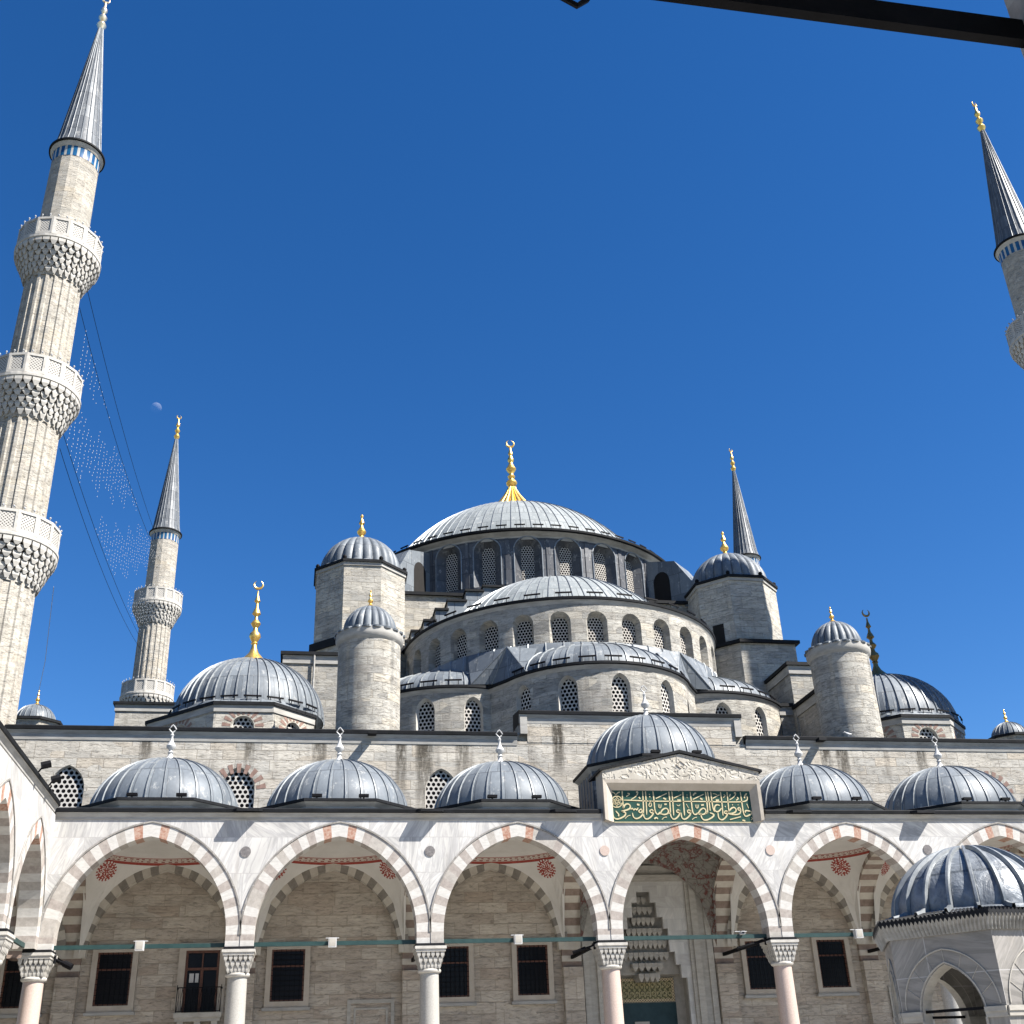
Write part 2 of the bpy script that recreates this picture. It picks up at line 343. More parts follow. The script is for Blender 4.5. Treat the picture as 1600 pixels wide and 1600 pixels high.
def tag(o, label=None, cat=None, group=None, kind=None):
    for k, v in (('label', label), ('category', cat), ('group', group), ('kind', kind)):
        if v: o[k] = v
    return o
def copy_tree(o, parent=None):
    c = o.copy(); col.objects.link(c); c.parent = parent; ORG[c.name] = ORG.get(o.name, Vector((0, 0, 0)))
    for ch in list(o.children): copy_tree(ch, c)
    return c
def ident(s, d, z): return (s, d, z)
# ---- arches: half curve from springing (hw) to apex; two-centred with centre offset c
def arch_curve(hw, c, zs, n=10):
    """points from right springing over the apex to left springing, (s, z) about s=0"""
    Rr = hw+c; th = math.acos(c/Rr); out = []
    for i in range(n+1): a = th*i/n; out.append((Rr*cos(a)-c, zs+Rr*sin(a)))
    return out+[(-p[0], p[1]) for p in out[-2::-1]]
def arch_ring(mb, T, s0, hw, c, zs, th, d0, d1, nv, matf, zbase=None, sub=2):
    """voussoir ring, nv voussoirs per side; matf(index from crown) -> material"""
    Ri = hw+c; Ro = Ri+th; thi = math.acos(c/Ri); tho = math.acos(c/Ro)
    for side in (1, -1):
        for k in range(nv):
            m = matf(nv-1-k)
            for q in range(sub):
                t0 = (k+q/sub)/nv; t1 = (k+(q+1)/sub)/nv
                P = [(side*(Ri*cos(thi*t)-c), zs+Ri*sin(thi*t)) for t in (t0, t1)]
                Q = [(side*(Ro*cos(tho*t)-c), zs+Ro*sin(tho*t)) for t in (t0, t1)]
                a, b = P; e, f = Q
                A = lambda p, d: T(s0+p[0], d, p[1])
                mb.face([A(a, d0), A(e, d0), A(f, d0), A(b, d0)], m)
                mb.face([A(a, d1), A(b, d1), A(f, d1), A(e, d1)], m)
                mb.face([A(a, d0), A(b, d0), A(b, d1), A(a, d1)], m, [(0, t0*5), (0, t1*5), (d1-d0, t1*5), (d1-d0, t0*5)])
        if zbase is not None:
            nb = max(1, round((zs-zbase)/.26)); hz = (zs-zbase)/nb
            for k in range(nb):
                z0, z1 = zbase+k*hz, zbase+(k+1)*hz; m = matf(nv+nb-1-k)
                xa, xb = side*hw, side*(hw+th)
                mb.face([T(s0+xa, d0, z0), T(s0+xb, d0, z0), T(s0+xb, d0, z1), T(s0+xa, d0, z1)], m)
                mb.face([T(s0+xa, d1, z0), T(s0+xa, d1, z1), T(s0+xb, d1, z1), T(s0+xb, d1, z0)], m)
                mb.face([T(s0+xa, d0, z0), T(s0+xa, d0, z1), T(s0+xa, d1, z1), T(s0+xa, d1, z0)], m)
def niche(mw, mp, P, s0, s1, z0, z1, sc, out, inn, depth, mwall=0, mrev=0, mplate=0, n=6, bottom=True):
    """wall cell s0..s1, z0..z1 with an arched opening; out/inn = (hw, c, sill, spring); P maps (s, depth, z)"""
    def outline(q):
        hw, c, sill, zs = q; a = arch_curve(hw, c, zs, n); return [(hw, sill)]+a+[(-hw, sill)]
    O = outline(out); I = outline(inn)
    for i in range(1, len(O)-2):
        (xa, za), (xb, zb) = O[i], O[i+1]
        mw.face([P(sc+xa, 0, za), P(sc+xa, 0, z1), P(sc+xb, 0, z1), P(sc+xb, 0, zb)], mwall, [(sc+xa, za), (sc+xa, z1), (sc+xb, z1), (sc+xb, zb)])
    hw, c, sill, zs = out
    for a, b in ((s0, sc-hw), (sc+hw, s1)):
        if b-a > 1e-3: mw.face([P(a, 0, z0), P(b, 0, z0), P(b, 0, z1), P(a, 0, z1)], mwall, [(a, z0), (b, z0), (b, z1), (a, z1)])
    if sill > z0: mw.face([P(sc-hw, 0, z0), P(sc+hw, 0, z0), P(sc+hw, 0, sill), P(sc-hw, 0, sill)], mwall, [(sc-hw, z0), (sc+hw, z0), (sc+hw, sill), (sc-hw, sill)])
    for i in range(len(O)-1):
        a, b = O[i], O[i+1]; e, f = I[i], I[i+1]
        mw.face([P(sc+a[0], 0, a[1]), P(sc+b[0], 0, b[1]), P(sc+f[0], depth, f[1]), P(sc+e[0], depth, e[1])], mrev)
    if bottom:
        a, b = O[0], O[-1]; e, f = I[0], I[-1]
        mw.face([P(sc+a[0], 0, a[1]), P(sc+b[0], 0, b[1]), P(sc+f[0], depth, f[1]), P(sc+e[0], depth, e[1])], mrev)
    if mp is not None: plate(mp, P, sc, inn, depth, mplate, n)
def plate(mp, P, sc, inn, depth, m=0, n=6):
    hw, c, sill, zs = inn; I = arch_curve(hw, c, zs, n)
    L = len(I)//2
    for i in range(L):
        a, b = I[i], I[i+1]
        x0, x1 = b[0], a[0]
        q = [(x0, sill), (x1, sill), (x1, a[1]), (x0, b[1])]
        for sg in (1, -1): mp.face([P(sc+sg*p[0], depth, p[1]) for p in q], m, [(sg*p[0], p[1]-sill) for p in q])
def cap_prof(Rs, zc, z0, n=14):
    t0 = math.asin((z0-zc)/Rs); return [(max(.02, Rs*cos(t0+(PI/2-t0)*i/n)), zc+Rs*sin(t0+(PI/2-t0)*i/n)) for i in range(n+1)]
def dome_prof(r, h, z0, n=14, e=1.0):
    return [(r*cos(PI/2*i/n)**e if i < n else .02, z0+h*sin(PI/2*i/n)) for i in range(n+1)]
def dome(mb, cx, cy, z0, r, h, ribs, m=0, mr=1, rw=.05, rh=.06, seg=None, a0=0, a1=2*PI, nprof=14, skirt=None, off=0., cap=None):
    prof = dome_prof(r, h, z0, nprof) if cap is None else cap_prof(cap[0], cap[1], z0, nprof)
    if skirt: prof = skirt+prof
    us = ribs/(2*PI)
    mb.lathe(cx, cy, prof, seg or max(48, ribs*2), m, a0, a1, us=us)
    top = len(prof)-2
    for k in range(ribs):
        A = 2*PI*(k+off)/ribs
        if (A-a0) % (2*PI) > (a1-a0)+1e-6: continue
        t = (cos(A), sin(A)); rad = (sin(A), -cos(A)); pr = None
        L = []
        for i in range(top+1):
            rr, z = prof[i]
            j = min(i+1, len(prof)-1); dr, dz = prof[j][0]-prof[max(i-1, 0)][0], prof[j][1]-prof[max(i-1, 0)][1]
            l = math.hypot(dr, dz) or 1; nr, nz = dz/l, -dr/l
            w_ = min(rw, rr*.5*PI/ribs+.004)
            base = (cx+rad[0]*(rr-.005), cy+rad[1]*(rr-.005), z-.003)
            tp = (cx+rad[0]*(rr+nr*rh), cy+rad[1]*(rr+nr*rh), z+nz*rh)
            L.append(((base[0]-t[0]*w_, base[1]-t[1]*w_, base[2]), (tp[0]-t[0]*w_*.6, tp[1]-t[1]*w_*.6, tp[2]), (tp[0]+t[0]*w_*.6, tp[1]+t[1]*w_*.6, tp[2]), (base[0]+t[0]*w_, base[1]+t[1]*w_, base[2])))
        for i in range(top):
            for q in range(3): mb.face([L[i][q], L[i][q+1], L[i+1][q+1], L[i+1][q]], mr)
def ring_eave(mb, cx, cy, r, z, wth, hgt, n=96, m=0, a0=0, a1=2*PI):
    mb.lathe(cx, cy, [(r-wth, z), (r, z), (r+.03, z+hgt*.6), (r, z+hgt), (r-wth, z+hgt+.06)], n, m, a0, a1)
def bars(mb, cx, cy, r, z, n, ln, a0, a1, m=0):
    for k in range(n):
        A = a0+(a1-a0)*(k+.5)/n; t = Vector((cos(A), sin(A), 0)); rd = Vector((sin(A), -cos(A), 0)); c = Vector((cx, cy, z))+rd*r
        P = [c+t*(sx*ln/2)+rd*(sy*.035)+Vector((0, 0, sz*.04)) for sz in (-1, 1) for sy in (-1, 1) for sx in (-1, 1)]
        for q in ((0, 1, 3, 2), (4, 6, 7, 5), (0, 4, 5, 1), (2, 3, 7, 6), (0, 2, 6, 4), (1, 5, 7, 3)): mb.face([P[i] for i in q], m)
        for sx in (-.3, .3):
            c2 = c+t*(sx*ln); mb.tube([c2, c2-Vector((0, 0, .25))], .02, m, 4)
def finial(mb, cx, cy, z0, H, w=1., kind='big', m=0, face=0.):
    """lathe alem: bulbs diminishing upwards with a crescent or a loop on top"""
    P = {'big': [(1.3, 0), (1.15, .03), (.85, .07), (.48, .12), (.28, .18), (.24, .22), (.34, .235), (.24, .25), (.4, .28), (.56, .315), (.5, .35), (.26, .38), (.2, .42), (.36, .445), (.48, .47), (.36, .495), (.18, .52), (.16, .56), (.42, .59), (.3, .63), (.15, .67), (.12, .72), (.3, .745), (.22, .77), (.1, .82), (.08, .87)],
         'main': [(.36, 0), (.24, .03), (.22, .05), (.40, .08), (.46, .115), (.38, .155), (.20, .18), (.19, .205), (.30, .23), (.31, .25), (.19, .28), (.18, .31), (.34, .36), (.42, .40), (.30, .45), (.19, .50), (.16, .53), (.26, .57), (.26, .60), (.16, .65), (.12, .68), (.20, .71), (.16, .75), (.08, .80), (.06, .85)],
         'small': [(1, 0), (.6, .08), (.3, .16), (.22, .22), (.5, .30), (.56, .36), (.35, .46), (.18, .54), (.16, .60), (.34, .66), (.3, .72), (.14, .80), (.12, .88), (.2, .92), (.12, .97), (.02, 1)],
         'white': [(.9, 0), (.85, .04), (.4, .10), (.26, .16), (.2, .22), (.32, .25), (.2, .28), (.18, .31), (.46, .38), (.5, .43), (.34, .49), (.16, .58), (.13, .68), (.22, .72), (.1, .75), (.08, .78)],
         'spire': [(.5, 0), (.75, .06), (1, .12), (.7, .19), (.3, .24), (.8, .32), (.9, .36), (.5, .43), (.25, .48), (.65, .55), (.7, .59), (.4, .66), (.2, .72), (.35, .77), (.15, .82), (.1, .86)]}[kind]
    mb.lathe(cx, cy, [(r*w, z0+z*H) for r, z in P], 20, m)
    if kind in ('big', 'main', 'spire'):
        rr = {'big': .05, 'main': .07, 'spire': .075}[kind]*H; zc = z0+H-rr; tk = rr*.28
        pts = []; op = R(20) if kind == 'main' else R(32)
        for k in range(15):
            a = PI/2+op+(2*PI-2*op)*k/14; pts.append((cx+cos(face)*rr*cos(a), cy+sin(face)*rr*cos(a), zc+rr*sin(a)))
        for k in range(14):
            q = tk*sin(PI*(k+.5)/14)+.008; mb.tube([pts[k], pts[k+1]], q, m, 6)
    if kind == 'white':
        zc = z0+H*.78; hh = H*.22; ww = hh*.42
        loop = [(0, 0), (ww*.5, hh*.2), (ww, hh*.45), (ww*.55, hh*.75), (0, hh), (-ww*.55, hh*.75), (-ww, hh*.45), (-ww*.5, hh*.2), (0, 0)]
        mb.tube([(cx+p[0], cy, zc+p[1]) for p in loop], .03, m, 5)
# ------------------------------------------------------------------ ground
gb = MB(); gb.face([(-1500, -1500, -.004), (1500, -1500, -.004), (1500, 1500, -.004), (-1500, 1500, -.004)], 0)
tag(gb.build('ground', 'far_ground'), kind='structure')
gb = MB(); gb.face([(-33, -50, 0), (33, -50, 0), (33, 7, 0), (-33, 7, 0)], 0)
tag(gb.build('courtyard_paving', 'ground'), kind='structure')
# ------------------------------------------------------------------ mosque prayer hall
mosque = thing('mosque', (0, 34.3, 0), 'great domed stone mosque prayer hall behind the arcade, with lead domes stepping up', 'mosque')
W7 = 7.1
# front wall with pointed windows in the strip above the arcade roof
mw, mp, mv = MB(), MB(), MB()
def PW(s, d, z): return (s, W7+d, z)
wins = [-26.0, -18.6, -9.3, 9.3, 18.9, 26.0]
def wall_strip(mb, x0, x1, z0, z1): mb.face([(x0, W7, z0), (x1, W7, z0), (x1, W7, z1), (x0, W7, z1)], 0)
edges = [-30.2]+[q for c in wins for q in (c-1, c+1)]+[30.2]
for i in range(0, len(edges), 2): wall_strip(mw, edges[i], edges[i+1], 11.9, 16.75)
for c in wins: niche(mw, mp, PW, c-1, c+1, 11.9, 16.75, c, (.76, .35, 13.2, 14.35), (.72, .33, 13.25, 14.33), .16, 0, 1, 0, 6)
fw = mw.build('front_wall', ['wall', 'white_stone'], mosque)
for i, c in enumerate(wins):
    q = MB(); plate(q, PW, c, (.72, .33, 13.25, 14.33), .155); q.build('window', 'grille_wide', fw)
    if i in (0, 2): continue
    v_ = MB()
    for k in range(-4, 5):
        a0, a1 = PI/2+k*R(19)-R(5), PI/2+k*R(19)+R(5)
        p = [(c+r*cos(a)*1., W7-.012, 14.22+r*sin(a)*1.03) for r, a in ((.86, a0), (1.28, a0), (1.28, a1), (.86, a1))]
        v_.face(p, 0)
    v_.build('voussoir_bricks', 'vou_brick', fw)
# cornice with raised middle, hall mass behind
cn = MB()
def cornice_run(mb, x0, x1, zt, yb=W7):
    # fascia cove and lead edge swept along X
    prof = [(yb, zt-.62), (yb-.03, zt-.60), (yb-.06, zt-.34), (yb-.12, zt-.24), (yb-.15, zt-.18)]
    for i in range(len(prof)-1):
        a, b = prof[i], prof[i+1]; mb.face([(x0, a[0], a[1]), (x1, a[0], a[1]), (x1, b[0], b[1]), (x0, b[0], b[1])], 0)
    led = [(yb-.15, zt-.18), (yb-.20, zt-.16), (yb-.22, zt-.02), (yb-.16, zt+.03), (yb+1.5, zt+.25)]
    for i in range(len(led)-1):
        a, b = led[i], led[i+1]; mb.face([(x0, a[0], a[1]), (x1, a[0], a[1]), (x1, b[0], b[1]), (x0, b[0], b[1])], 1)
    for x in (x0, x1): mb.face([(x, p[0], p[1]) for p in prof+led[1:]]+[(x, yb+1.5, zt-.62)], 1)
cornice_run(cn, -30.2, -5.62, 17.14); cornice_run(cn, 6.0, 30.2, 17.14); cornice_run(cn, -5.5, 5.9, 18.24)
cn.box(-5.45, -5.1, W7-.13, W7+.5, 17.1, 18.02, 0); cn.box(5.5, 5.85, W7-.13, W7+.5, 17.1, 18.02, 0)
cn.box(-5.1, 5.5, W7-.02, W7+.5, 16.7, 17.7, 2)
co = cn.build('wall_cornice', ['grey_trim', 'lead_dark', 'wall'], mosque)
for x in (-12.6, 9.9):
    sp = MB(); zt = 18.2 if -5 < x < 5 else 17.1
    sp.box(x-.2, x+.2, W7-.62, W7-.18, zt-.24, zt-.10, 0); sp.build('rain_spout', 'lead_dark', co)
# lower wall (inside the portico): plain face with blocks around the openings
lw = MB()
for xa, xb, za, zb in ((-33.5, -1.98, 0, 11.9), (1.98, 33.5, 0, 11.9), (-1.98, 1.98, 10.0, 11.9)): lw.face([(xa, W7+.004, za), (xb, W7+.004, za), (xb, W7+.004, zb), (xa, W7+.004, zb)], 0)
lw.build('porch_wall', 'wall_low', mosque)
hm = MB()
hm.prism([(-30, 7.3), (-2.2, 7.3), (-2.2, 9.2), (2.2, 9.2), (2.2, 7.3), (30, 7.3), (30, 60), (-30, 60)], .1, 17.2, 0, top=False)
hm.face([(-30, 7.3, 17.2), (30, 7.3, 17.2), (30, 60, 17.2), (-30, 60, 17.2)], 1)
hm.build('hall_block', ['ashlar', 'lead'], mosque)
# --- windows of the lower wall
def lower_window(x, z0=5.42, z1=7.48, hw=.70, sill=True):
    b = MB()
    for (xa, xb, za, zb) in ((x-hw-.22, x-hw, z0-.24, z1+.26), (x+hw, x+hw+.22, z0-.24, z1+.26), (x-hw, x+hw, z1, z1+.26), (x-hw, x+hw, z0-.24, z0)):
        b.box(xa, xb, W7-.17, W7, za, zb, 0)
    b.box(x-hw-.36, x+hw+.36, W7-.10, W7-.0, z0-.34, z1+.36, 0) if False else None
    if sill: b.box(x-hw-.30, x+hw+.30, W7-.24, W7, z0-.36, z0-.242, 1)
    win = b.build('window', ['frame_stone', 'grey_trim'], mosque)
    q = MB(); q.face([(x-hw, W7-.01, z0), (x+hw, W7-.01, z0), (x+hw, W7-.01, z1), (x-hw, W7-.01, z1)]); q.build('pane', 'glass', win)
    f = MB(); t = .07
    for (xa, xb, za, zb) in ((x-hw, x-hw+t, z0, z1), (x+hw-t, x+hw, z0, z1), (x-hw+t, x+hw-t, z1-t, z1), (x-hw+t, x+hw-t, z0, z0+t), (x-hw+t, x+hw-t, z0+(z1-z0)*.66, z0+(z1-z0)*.66+.06)):
        f.box(xa, xb, W7-.09, W7-.012, za, zb)
    f.build('frame', 'wood', win)
    gq = MB()
    for i in range(1, 7): xx = x-hw+2*hw*i/7; gq.box(xx-.011, xx+.011, W7-.125, W7-.103, z0, z1)
    for i in range(1, 10): zz = z0+(z1-z0)*i/10; gq.box(x-hw, x+hw, W7-.103, W7-.081, zz-.011, zz+.011)
    gq.build('iron_grid', 'black_iron', win)
for x in (-26.67, -23.05, -15.95, -8.87, -5.33, 5.33, 8.83, 15.95, 19.5, 23.05): lower_window(x)
# balcony door
x = -19.5; b = MB()
for (xa, xb, za, zb) in ((x-.98, x-.70, 5.0, 7.80), (x+.70, x+.98, 5.0, 7.80), (x-.70, x+.70, 7.50, 7.80)): b.box(xa, xb, W7-.15, W7, za, zb, 0)
bd = b.build('balcony_door', 'frame_stone', mosque)
q = MB(); q.face([(x-.7, W7-.01, 5.0), (x+.7, W7-.01, 5.0), (x+.7, W7-.01, 7.5), (x-.7, W7-.01, 7.5)]); q.build('pane', 'glass', bd)
f = MB()
for (xa, xb, za, zb) in ((x-.7, x-.6, 5, 7.5), (x+.6, x+.7, 5, 7.5), (x-.6, x+.6, 7.4, 7.5), (x-.6, x+.6, 6.72, 6.82), (x-.06, x+.06, 5, 6.72), (x-.03, x+.03, 6.82, 7.4)): f.box(xa, xb, W7-.10, W7-.012, za, zb)
f.build('frame', 'wood', bd)
q = MB(); q.box(x-.50, x-.32, W7-.06, W7-.02, 6.25, 6.60); q.box(x-.26, x-.12, W7-.06, W7-.02, 6.25, 6.60); q.build('notice', 'white_paint', bd)
bs = MB(); bs.box(x-.95, x+.95, W7-.75, W7, 4.86, 5.05, 0); bs.box(x-.90, x+.90, W7-.68, W7, 4.72, 4.858, 0)
for dx in (-.68, 0, .68):
    bs.box(x+dx-.12, x+dx+.12, W7-.62, W7-.002, 4.45, 4.718, 0); bs.box(x+dx-.12, x+dx+.12, W7-.42, W7-.002, 4.15, 4.448, 0); bs.box(x+dx-.11, x+dx+.11, W7-.22, W7-.002, 3.8, 4.148, 0)
bs.build('balcony_slab', 'stone_trim', bd)
br = MB()
br.box(x-.9, x+.9, W7-.72, W7-.69, 5.98, 6.02); br.box(x-.9, x+.9, W7-.72, W7-.69, 5.08, 5.11)
for sx in (-.9, .87): br.box(x+sx, x+sx+.03, W7-.72, W7-.69, 5.05, 6.1); br.box(x+sx, x+sx+.03, W7-.688, W7-.01, 5.98, 6.02)
for k in range(9):
    xa = x-.86+k*.191
    br.tube([(xa, W7-.705, 5.11), (xa+.095, W7-.705, 5.98), (xa+.19, W7-.705, 5.11)], .012, 0, 4); br.tube([(xa, W7-.70, 5.98), (xa+.095, W7-.70, 5.11), (xa+.19, W7-.70, 5.98)], .012, 0, 4)
br.build('iron_railing', 'black_iron', bd)
# blind panels
for x in (-12.4, 12.4):
    q = MB()
    for (xa, xb, za, zb) in ((x-1.0, x-.85, 3.4, 5.42), (x+.85, x+1.0, 3.4, 5.42), (x-.85, x+.85, 5.27, 5.42)): q.box(xa, xb, W7-.05, W7, za, zb)
    for (xa, xb, za, zb) in ((x-.72, x-.64, 3.4, 5.1), (x+.64, x+.72, 3.4, 5.1), (x-.64, x+.64, 5.02, 5.1)): q.box(xa, xb, W7-.04, W7, za, zb)
    q.build('blind_panel', 'stone_trim', mosque)
# --- portal behind the middle bay
pb = MB()
for k, (hw, zt, d) in enumerate(((3.28, 11.0, .10), (3.05, 10.86, .24), (2.78, 10.66, .16), (2.45, 10.44, .30), (2.15, 10.28, .20))):
    nxt = (3.05, 2.78, 2.45, 2.15, 1.98)[k]; zn = (10.86, 10.66, 10.44, 10.28, 10.16)[k]
    pb.box(-hw, -nxt, W7-d, W7, 0, zn); pb.box(nxt, hw, W7-d, W7, 0, zn); pb.box(-hw, hw, W7-d, W7, zn, zt)
pb.box(-1.98, 1.98, W7-.08, W7+.1, 9.72, 10.16, 1)
po = pb.build('portal', ['stone_trim', 'marble_white'], mosque)
# stepped niche mouth and stalactite hood
st = MB(); steps = [(1.75, 0, 6.0), (1.5, 6.0, 6.55), (1.28, 6.55, 7.1), (1.05, 7.1, 8.1), (.85, 8.1, 8.6), (.58, 8.6, 9.25), (.32, 9.25, 9.72)]
for i, (hw, za, zb) in enumerate(steps):
    st.box(-1.98, -hw, W7-.08, W7+.1, za, zb, 1); st.box(hw, 1.98, W7-.08, W7+.1, za, zb, 1)
st.build('niche_wall', ['stone_trim', 'marble_white'], po)
nb = MB(); yb_ = W7+1.0; nb.face([(-1.9, yb_, 0), (1.9, yb_, 0), (1.9, yb_, 10), (-1.9, yb_, 10)], 0)
for sx in (-1.9, 1.9): nb.face([(sx, W7, 0), (sx, yb_, 0), (sx, yb_, 10), (sx, W7, 10)], 0)
nb.face([(-1.9, W7, 10), (1.9, W7, 10), (1.9, yb_, 10), (-1.9, yb_, 10)], 0)
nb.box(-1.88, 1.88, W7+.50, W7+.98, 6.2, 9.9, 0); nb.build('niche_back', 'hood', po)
mq = MB()
tiers = [(9.55, .26, 2, .10), (9.1, .50, 4, .16), (8.62, .56, 5, .22), (8.15, .86, 7, .24), (7.62, 1.02, 9, .26), (7.12, 1.08, 9, .24), (6.65, .72, 5, .34), (6.2, .5, 4, .42)]
for zt, hw, n_, d in tiers:
    cw = 2*hw/n_
    for k in range(n_):
        xa = -hw+k*cw; xc = xa+cw/2; dd = d*(1-.25*abs(xc)/1.1); y0 = W7+.50-dd*1.5
        mq.box(xa+.008, xa+cw-.008, y0, W7+.99, zt-.16, zt, 0)
        mq.face([(xa+.008, y0, zt-.16), (xa+cw-.008, y0, zt-.16), (xc+.03, y0+.06, zt-.34), (xc-.03, y0+.06, zt-.34)], 0)
        for s_ in (0, 1):
            xe = xa+.008 if s_ == 0 else xa+cw-.008
            mq.face([(xe, y0, zt-.16), (xc, y0+.06, zt-.34), (xc, W7+.99, zt-.30), (xe, W7+.99, zt-.16)], 0)
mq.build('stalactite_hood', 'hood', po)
dY = 1.02; OFF = len(col.objects)
q = MB(); q.box(-1.40, 1.40, W7-.12, W7-.003, 5.02, 6.02, 0)
q.face([(-1.28, W7-.125, 5.15), (1.28, W7-.125, 5.15), (1.28, W7-.125, 5.89), (-1.28, W7-.125, 5.89)], 1)
for (za) in (5.025, 5.895):
    q.face([(-1.39, W7-.127, za), (1.39, W7-.127, za), (1.39, W7-.127, za+.125), (-1.39, W7-.127, za+.125)], 2, [(-1.3875, 0), (1.3875, 0), (1.3875, .125), (-1.3875, .125)])
for xa in (-1.395, 1.27):
    q.face([(xa, W7-.127, 5.152), (xa+.125, W7-.127, 5.152), (xa+.125, W7-.127, 5.892), (xa, W7-.127, 5.892)], 2, [(0, 0), (.125, 0), (.125, .75), (0, .75)])
q.build('gilded_inscription_band', ['door', 'lettering_band', 'bead_band'], po)
# scroll relief in gold on the band
gs = MB()
for r_i in range(2):
    for k in range(10):
        cx_, cz_ = -1.15+k*.256, 5.34+r_i*.37
        gs.tube([(cx_+.10*cos(a)*(1-.08*i), W7-.14, cz_+.13*sin(a)*(1-.08*i)) for i, a in enumerate([j*.75 for j in range(9)])], .014, 0, 4)
        gs.tube([(cx_+.11, W7-.14, cz_-.14), (cx_+.13, W7-.14, cz_+.15)], .013, 0, 4)
gs.build('gilded_scrollwork', 'gold_paint', po)
q = MB(); q.face([(-1.45, W7-.03, 0), (1.45, W7-.03, 0), (1.45, W7-.03, 5.0), (-1.45, W7-.03, 5.0)], 0); q.box(-.55, .12, W7-.07, W7-.035, 3.6, 4.22, 1)
q.build('door', ['door', 'stone_trim'], po)
for o_ in list(po.children):
    if o_.name.split('.')[0] in ('gilded_inscription_band', 'gilded_scrollwork', 'door'): o_.location = (0, dY, .07)
# ------------------------------------------------------------------ main dome and drum
def cylP(cx, cy, r): return lambda s, d, z: (cx+(r-d)*sin(s/r), cy-(r-d)*cos(s/r), z)
CX, CY = 0, 34.3
rd = 11.9; sp = 13.42; Pm = cylP(CX, CY, rd); dr = MB(); arc = R(sp)*rd
drw = []
for k in range(-5, 7):
    sc = (k-.5)*arc
    niche(dr, None, Pm, sc-arc/2, sc+arc/2, 31.2, 35.75, sc, (.92, .0, 31.9, 34.45), (.47, .0, 32.15, 34.5), .55, 0, 0, 0, 6); drw.append(sc)
dr.lathe(CX, CY, [(rd, 31.2), (rd, 35.7)], 40, 0, R(sp*6), 2*PI-R(sp*6))
drum = dr.build('dome_drum', ['lead_slate'], mosque, 30)
for sc in drw:
    q = MB(); plate(q, Pm, sc, (.47, 0, 32.15, 34.5), .54); q.build('window', 'grille', drum)
    q = MB(); cu_ = [(.96, 31.9)]+arch_curve(.96, 0, 34.45, 8)+[(-.96, 31.9)]; q.tube([Pm(sc+p[0], -.03, p[1]) for p in cu_], .045, 0, 5); q.build('arch_trim', 'lead_rib', drum)
    # lead clad pilaster between the arches
for k in range(-6, 7):
    A = R(sp)*k; t = Vector((cos(A), sin(A), 0)); rv = Vector((sin(A), -cos(A), 0)); c = Vector((CX, CY, 0))+rv*(rd+.0)
    q = MB(); P = [c+t*(sx*.14)+rv*(sy*.05)+Vector((0, 0, z)) for z in (31.2, 35.3) for sy in (-1, 1) for sx in (-1, 1)]
    for f4 in ((4, 6, 7, 5), (0, 4, 5, 1), (2, 3, 7, 6), (0, 2, 6, 4), (1, 5, 7, 3)): q.face([P[i] for i in f4])
    q.build('pilaster', 'lead_slate', drum)
q = MB(); q.lathe(CX, CY, [(rd-.05, 35.2), (rd+.05, 35.42), (rd+.22, 35.5), (rd+.42, 35.62)], 120, 0); q.lathe(CX, CY, [(rd+.42, 35.62), (rd+.60, 35.66), (rd+.62, 35.80), (rd+.3, 35.92), (11.4, 36.1)], 120, 1)
q.build('dome_eave', ['grey_trim', 'lead_dark'], mosque, 35)
q = MB(); dome(q, .05, CY, 36.12, 10.6, 6.95, 88, 0, 1, .035, .05, 176, nprof=18, skirt=[(12.3, 35.85), (11.5, 35.97)], cap=(11.62, 31.29)); q.build('main_dome', ['lead_light', 'lead_rib'], mosque, 40)
q = MB(); bars(q, CX, CY, 12.0, 36.28, 36, .75, -1.9, 1.9); q.build('snow_guard', 'black_iron', mosque)
q = MB(); finial(q, CX, CY, 45.5, 4.6, 1., 'main'); q.lathe(CX, CY, [(2.3, 42.6), (1.8, 43.3), (1.25, 44.1), (.78, 44.75), (.46, 45.3), (.34, 45.6)], 96, 0, lobes=16, amp=.22)
q.build('finial', 'gold', mosque, 40)
# lead clad flying buttresses beside the drum
for sx in (-1, 1):
    q = MB(); A = R(46)*sx; rv = Vector((sin(A), -cos(A), 0)); t = Vector((cos(A), sin(A), 0))*1.15
    c0 = Vector((CX, CY, 0))+rv*11.6; c1 = Vector((CX, CY, 0))+rv*15.6
    def pp(c, s_, z): return tuple(c+t*s_+Vector((0, 0, z)))
    cm = c0.lerp(c1, .62)
    for s_ in (-1, 1): q.face([pp(c0, s_, 31), pp(c1, s_, 31), pp(c1, s_, 32.2), pp(cm, s_, 34.6), pp(c0, s_, 35.2)])
    q.face([pp(c0, -1, 35.2), pp(cm, -1, 34.6), pp(cm, 1, 34.6), pp(c0, 1, 35.2)]); q.face([pp(cm, -1, 34.6), pp(c1, -1, 32.2), pp(c1, 1, 32.2), pp(cm, 1, 34.6)]); q.face([pp(c1, -1, 31), pp(c1, -1, 32.2), pp(c1, 1, 32.2), pp(c1, 1, 31)])
    bt = q.build('flying_buttress', 'lead', mosque)
    q = MB(); ci = c0.lerp(c1, .34); s_ = -sx if sx < 0 else -1
    s_ = 1 if sx < 0 else -1
    tt = t*(s_*1.01); dv = (c1-c0).normalized()
    pts = [(-.62, 31.4), (.62, 31.4)]+[(.62*cos(a), 33.3+.75*sin(a)) for a in [PI*i/8 for i in range(9)]]
    q.face([tuple(ci+tt+dv*p[0]+Vector((0, 0, p[1]))) for p in pts]); q.build('opening', 'dark', bt)
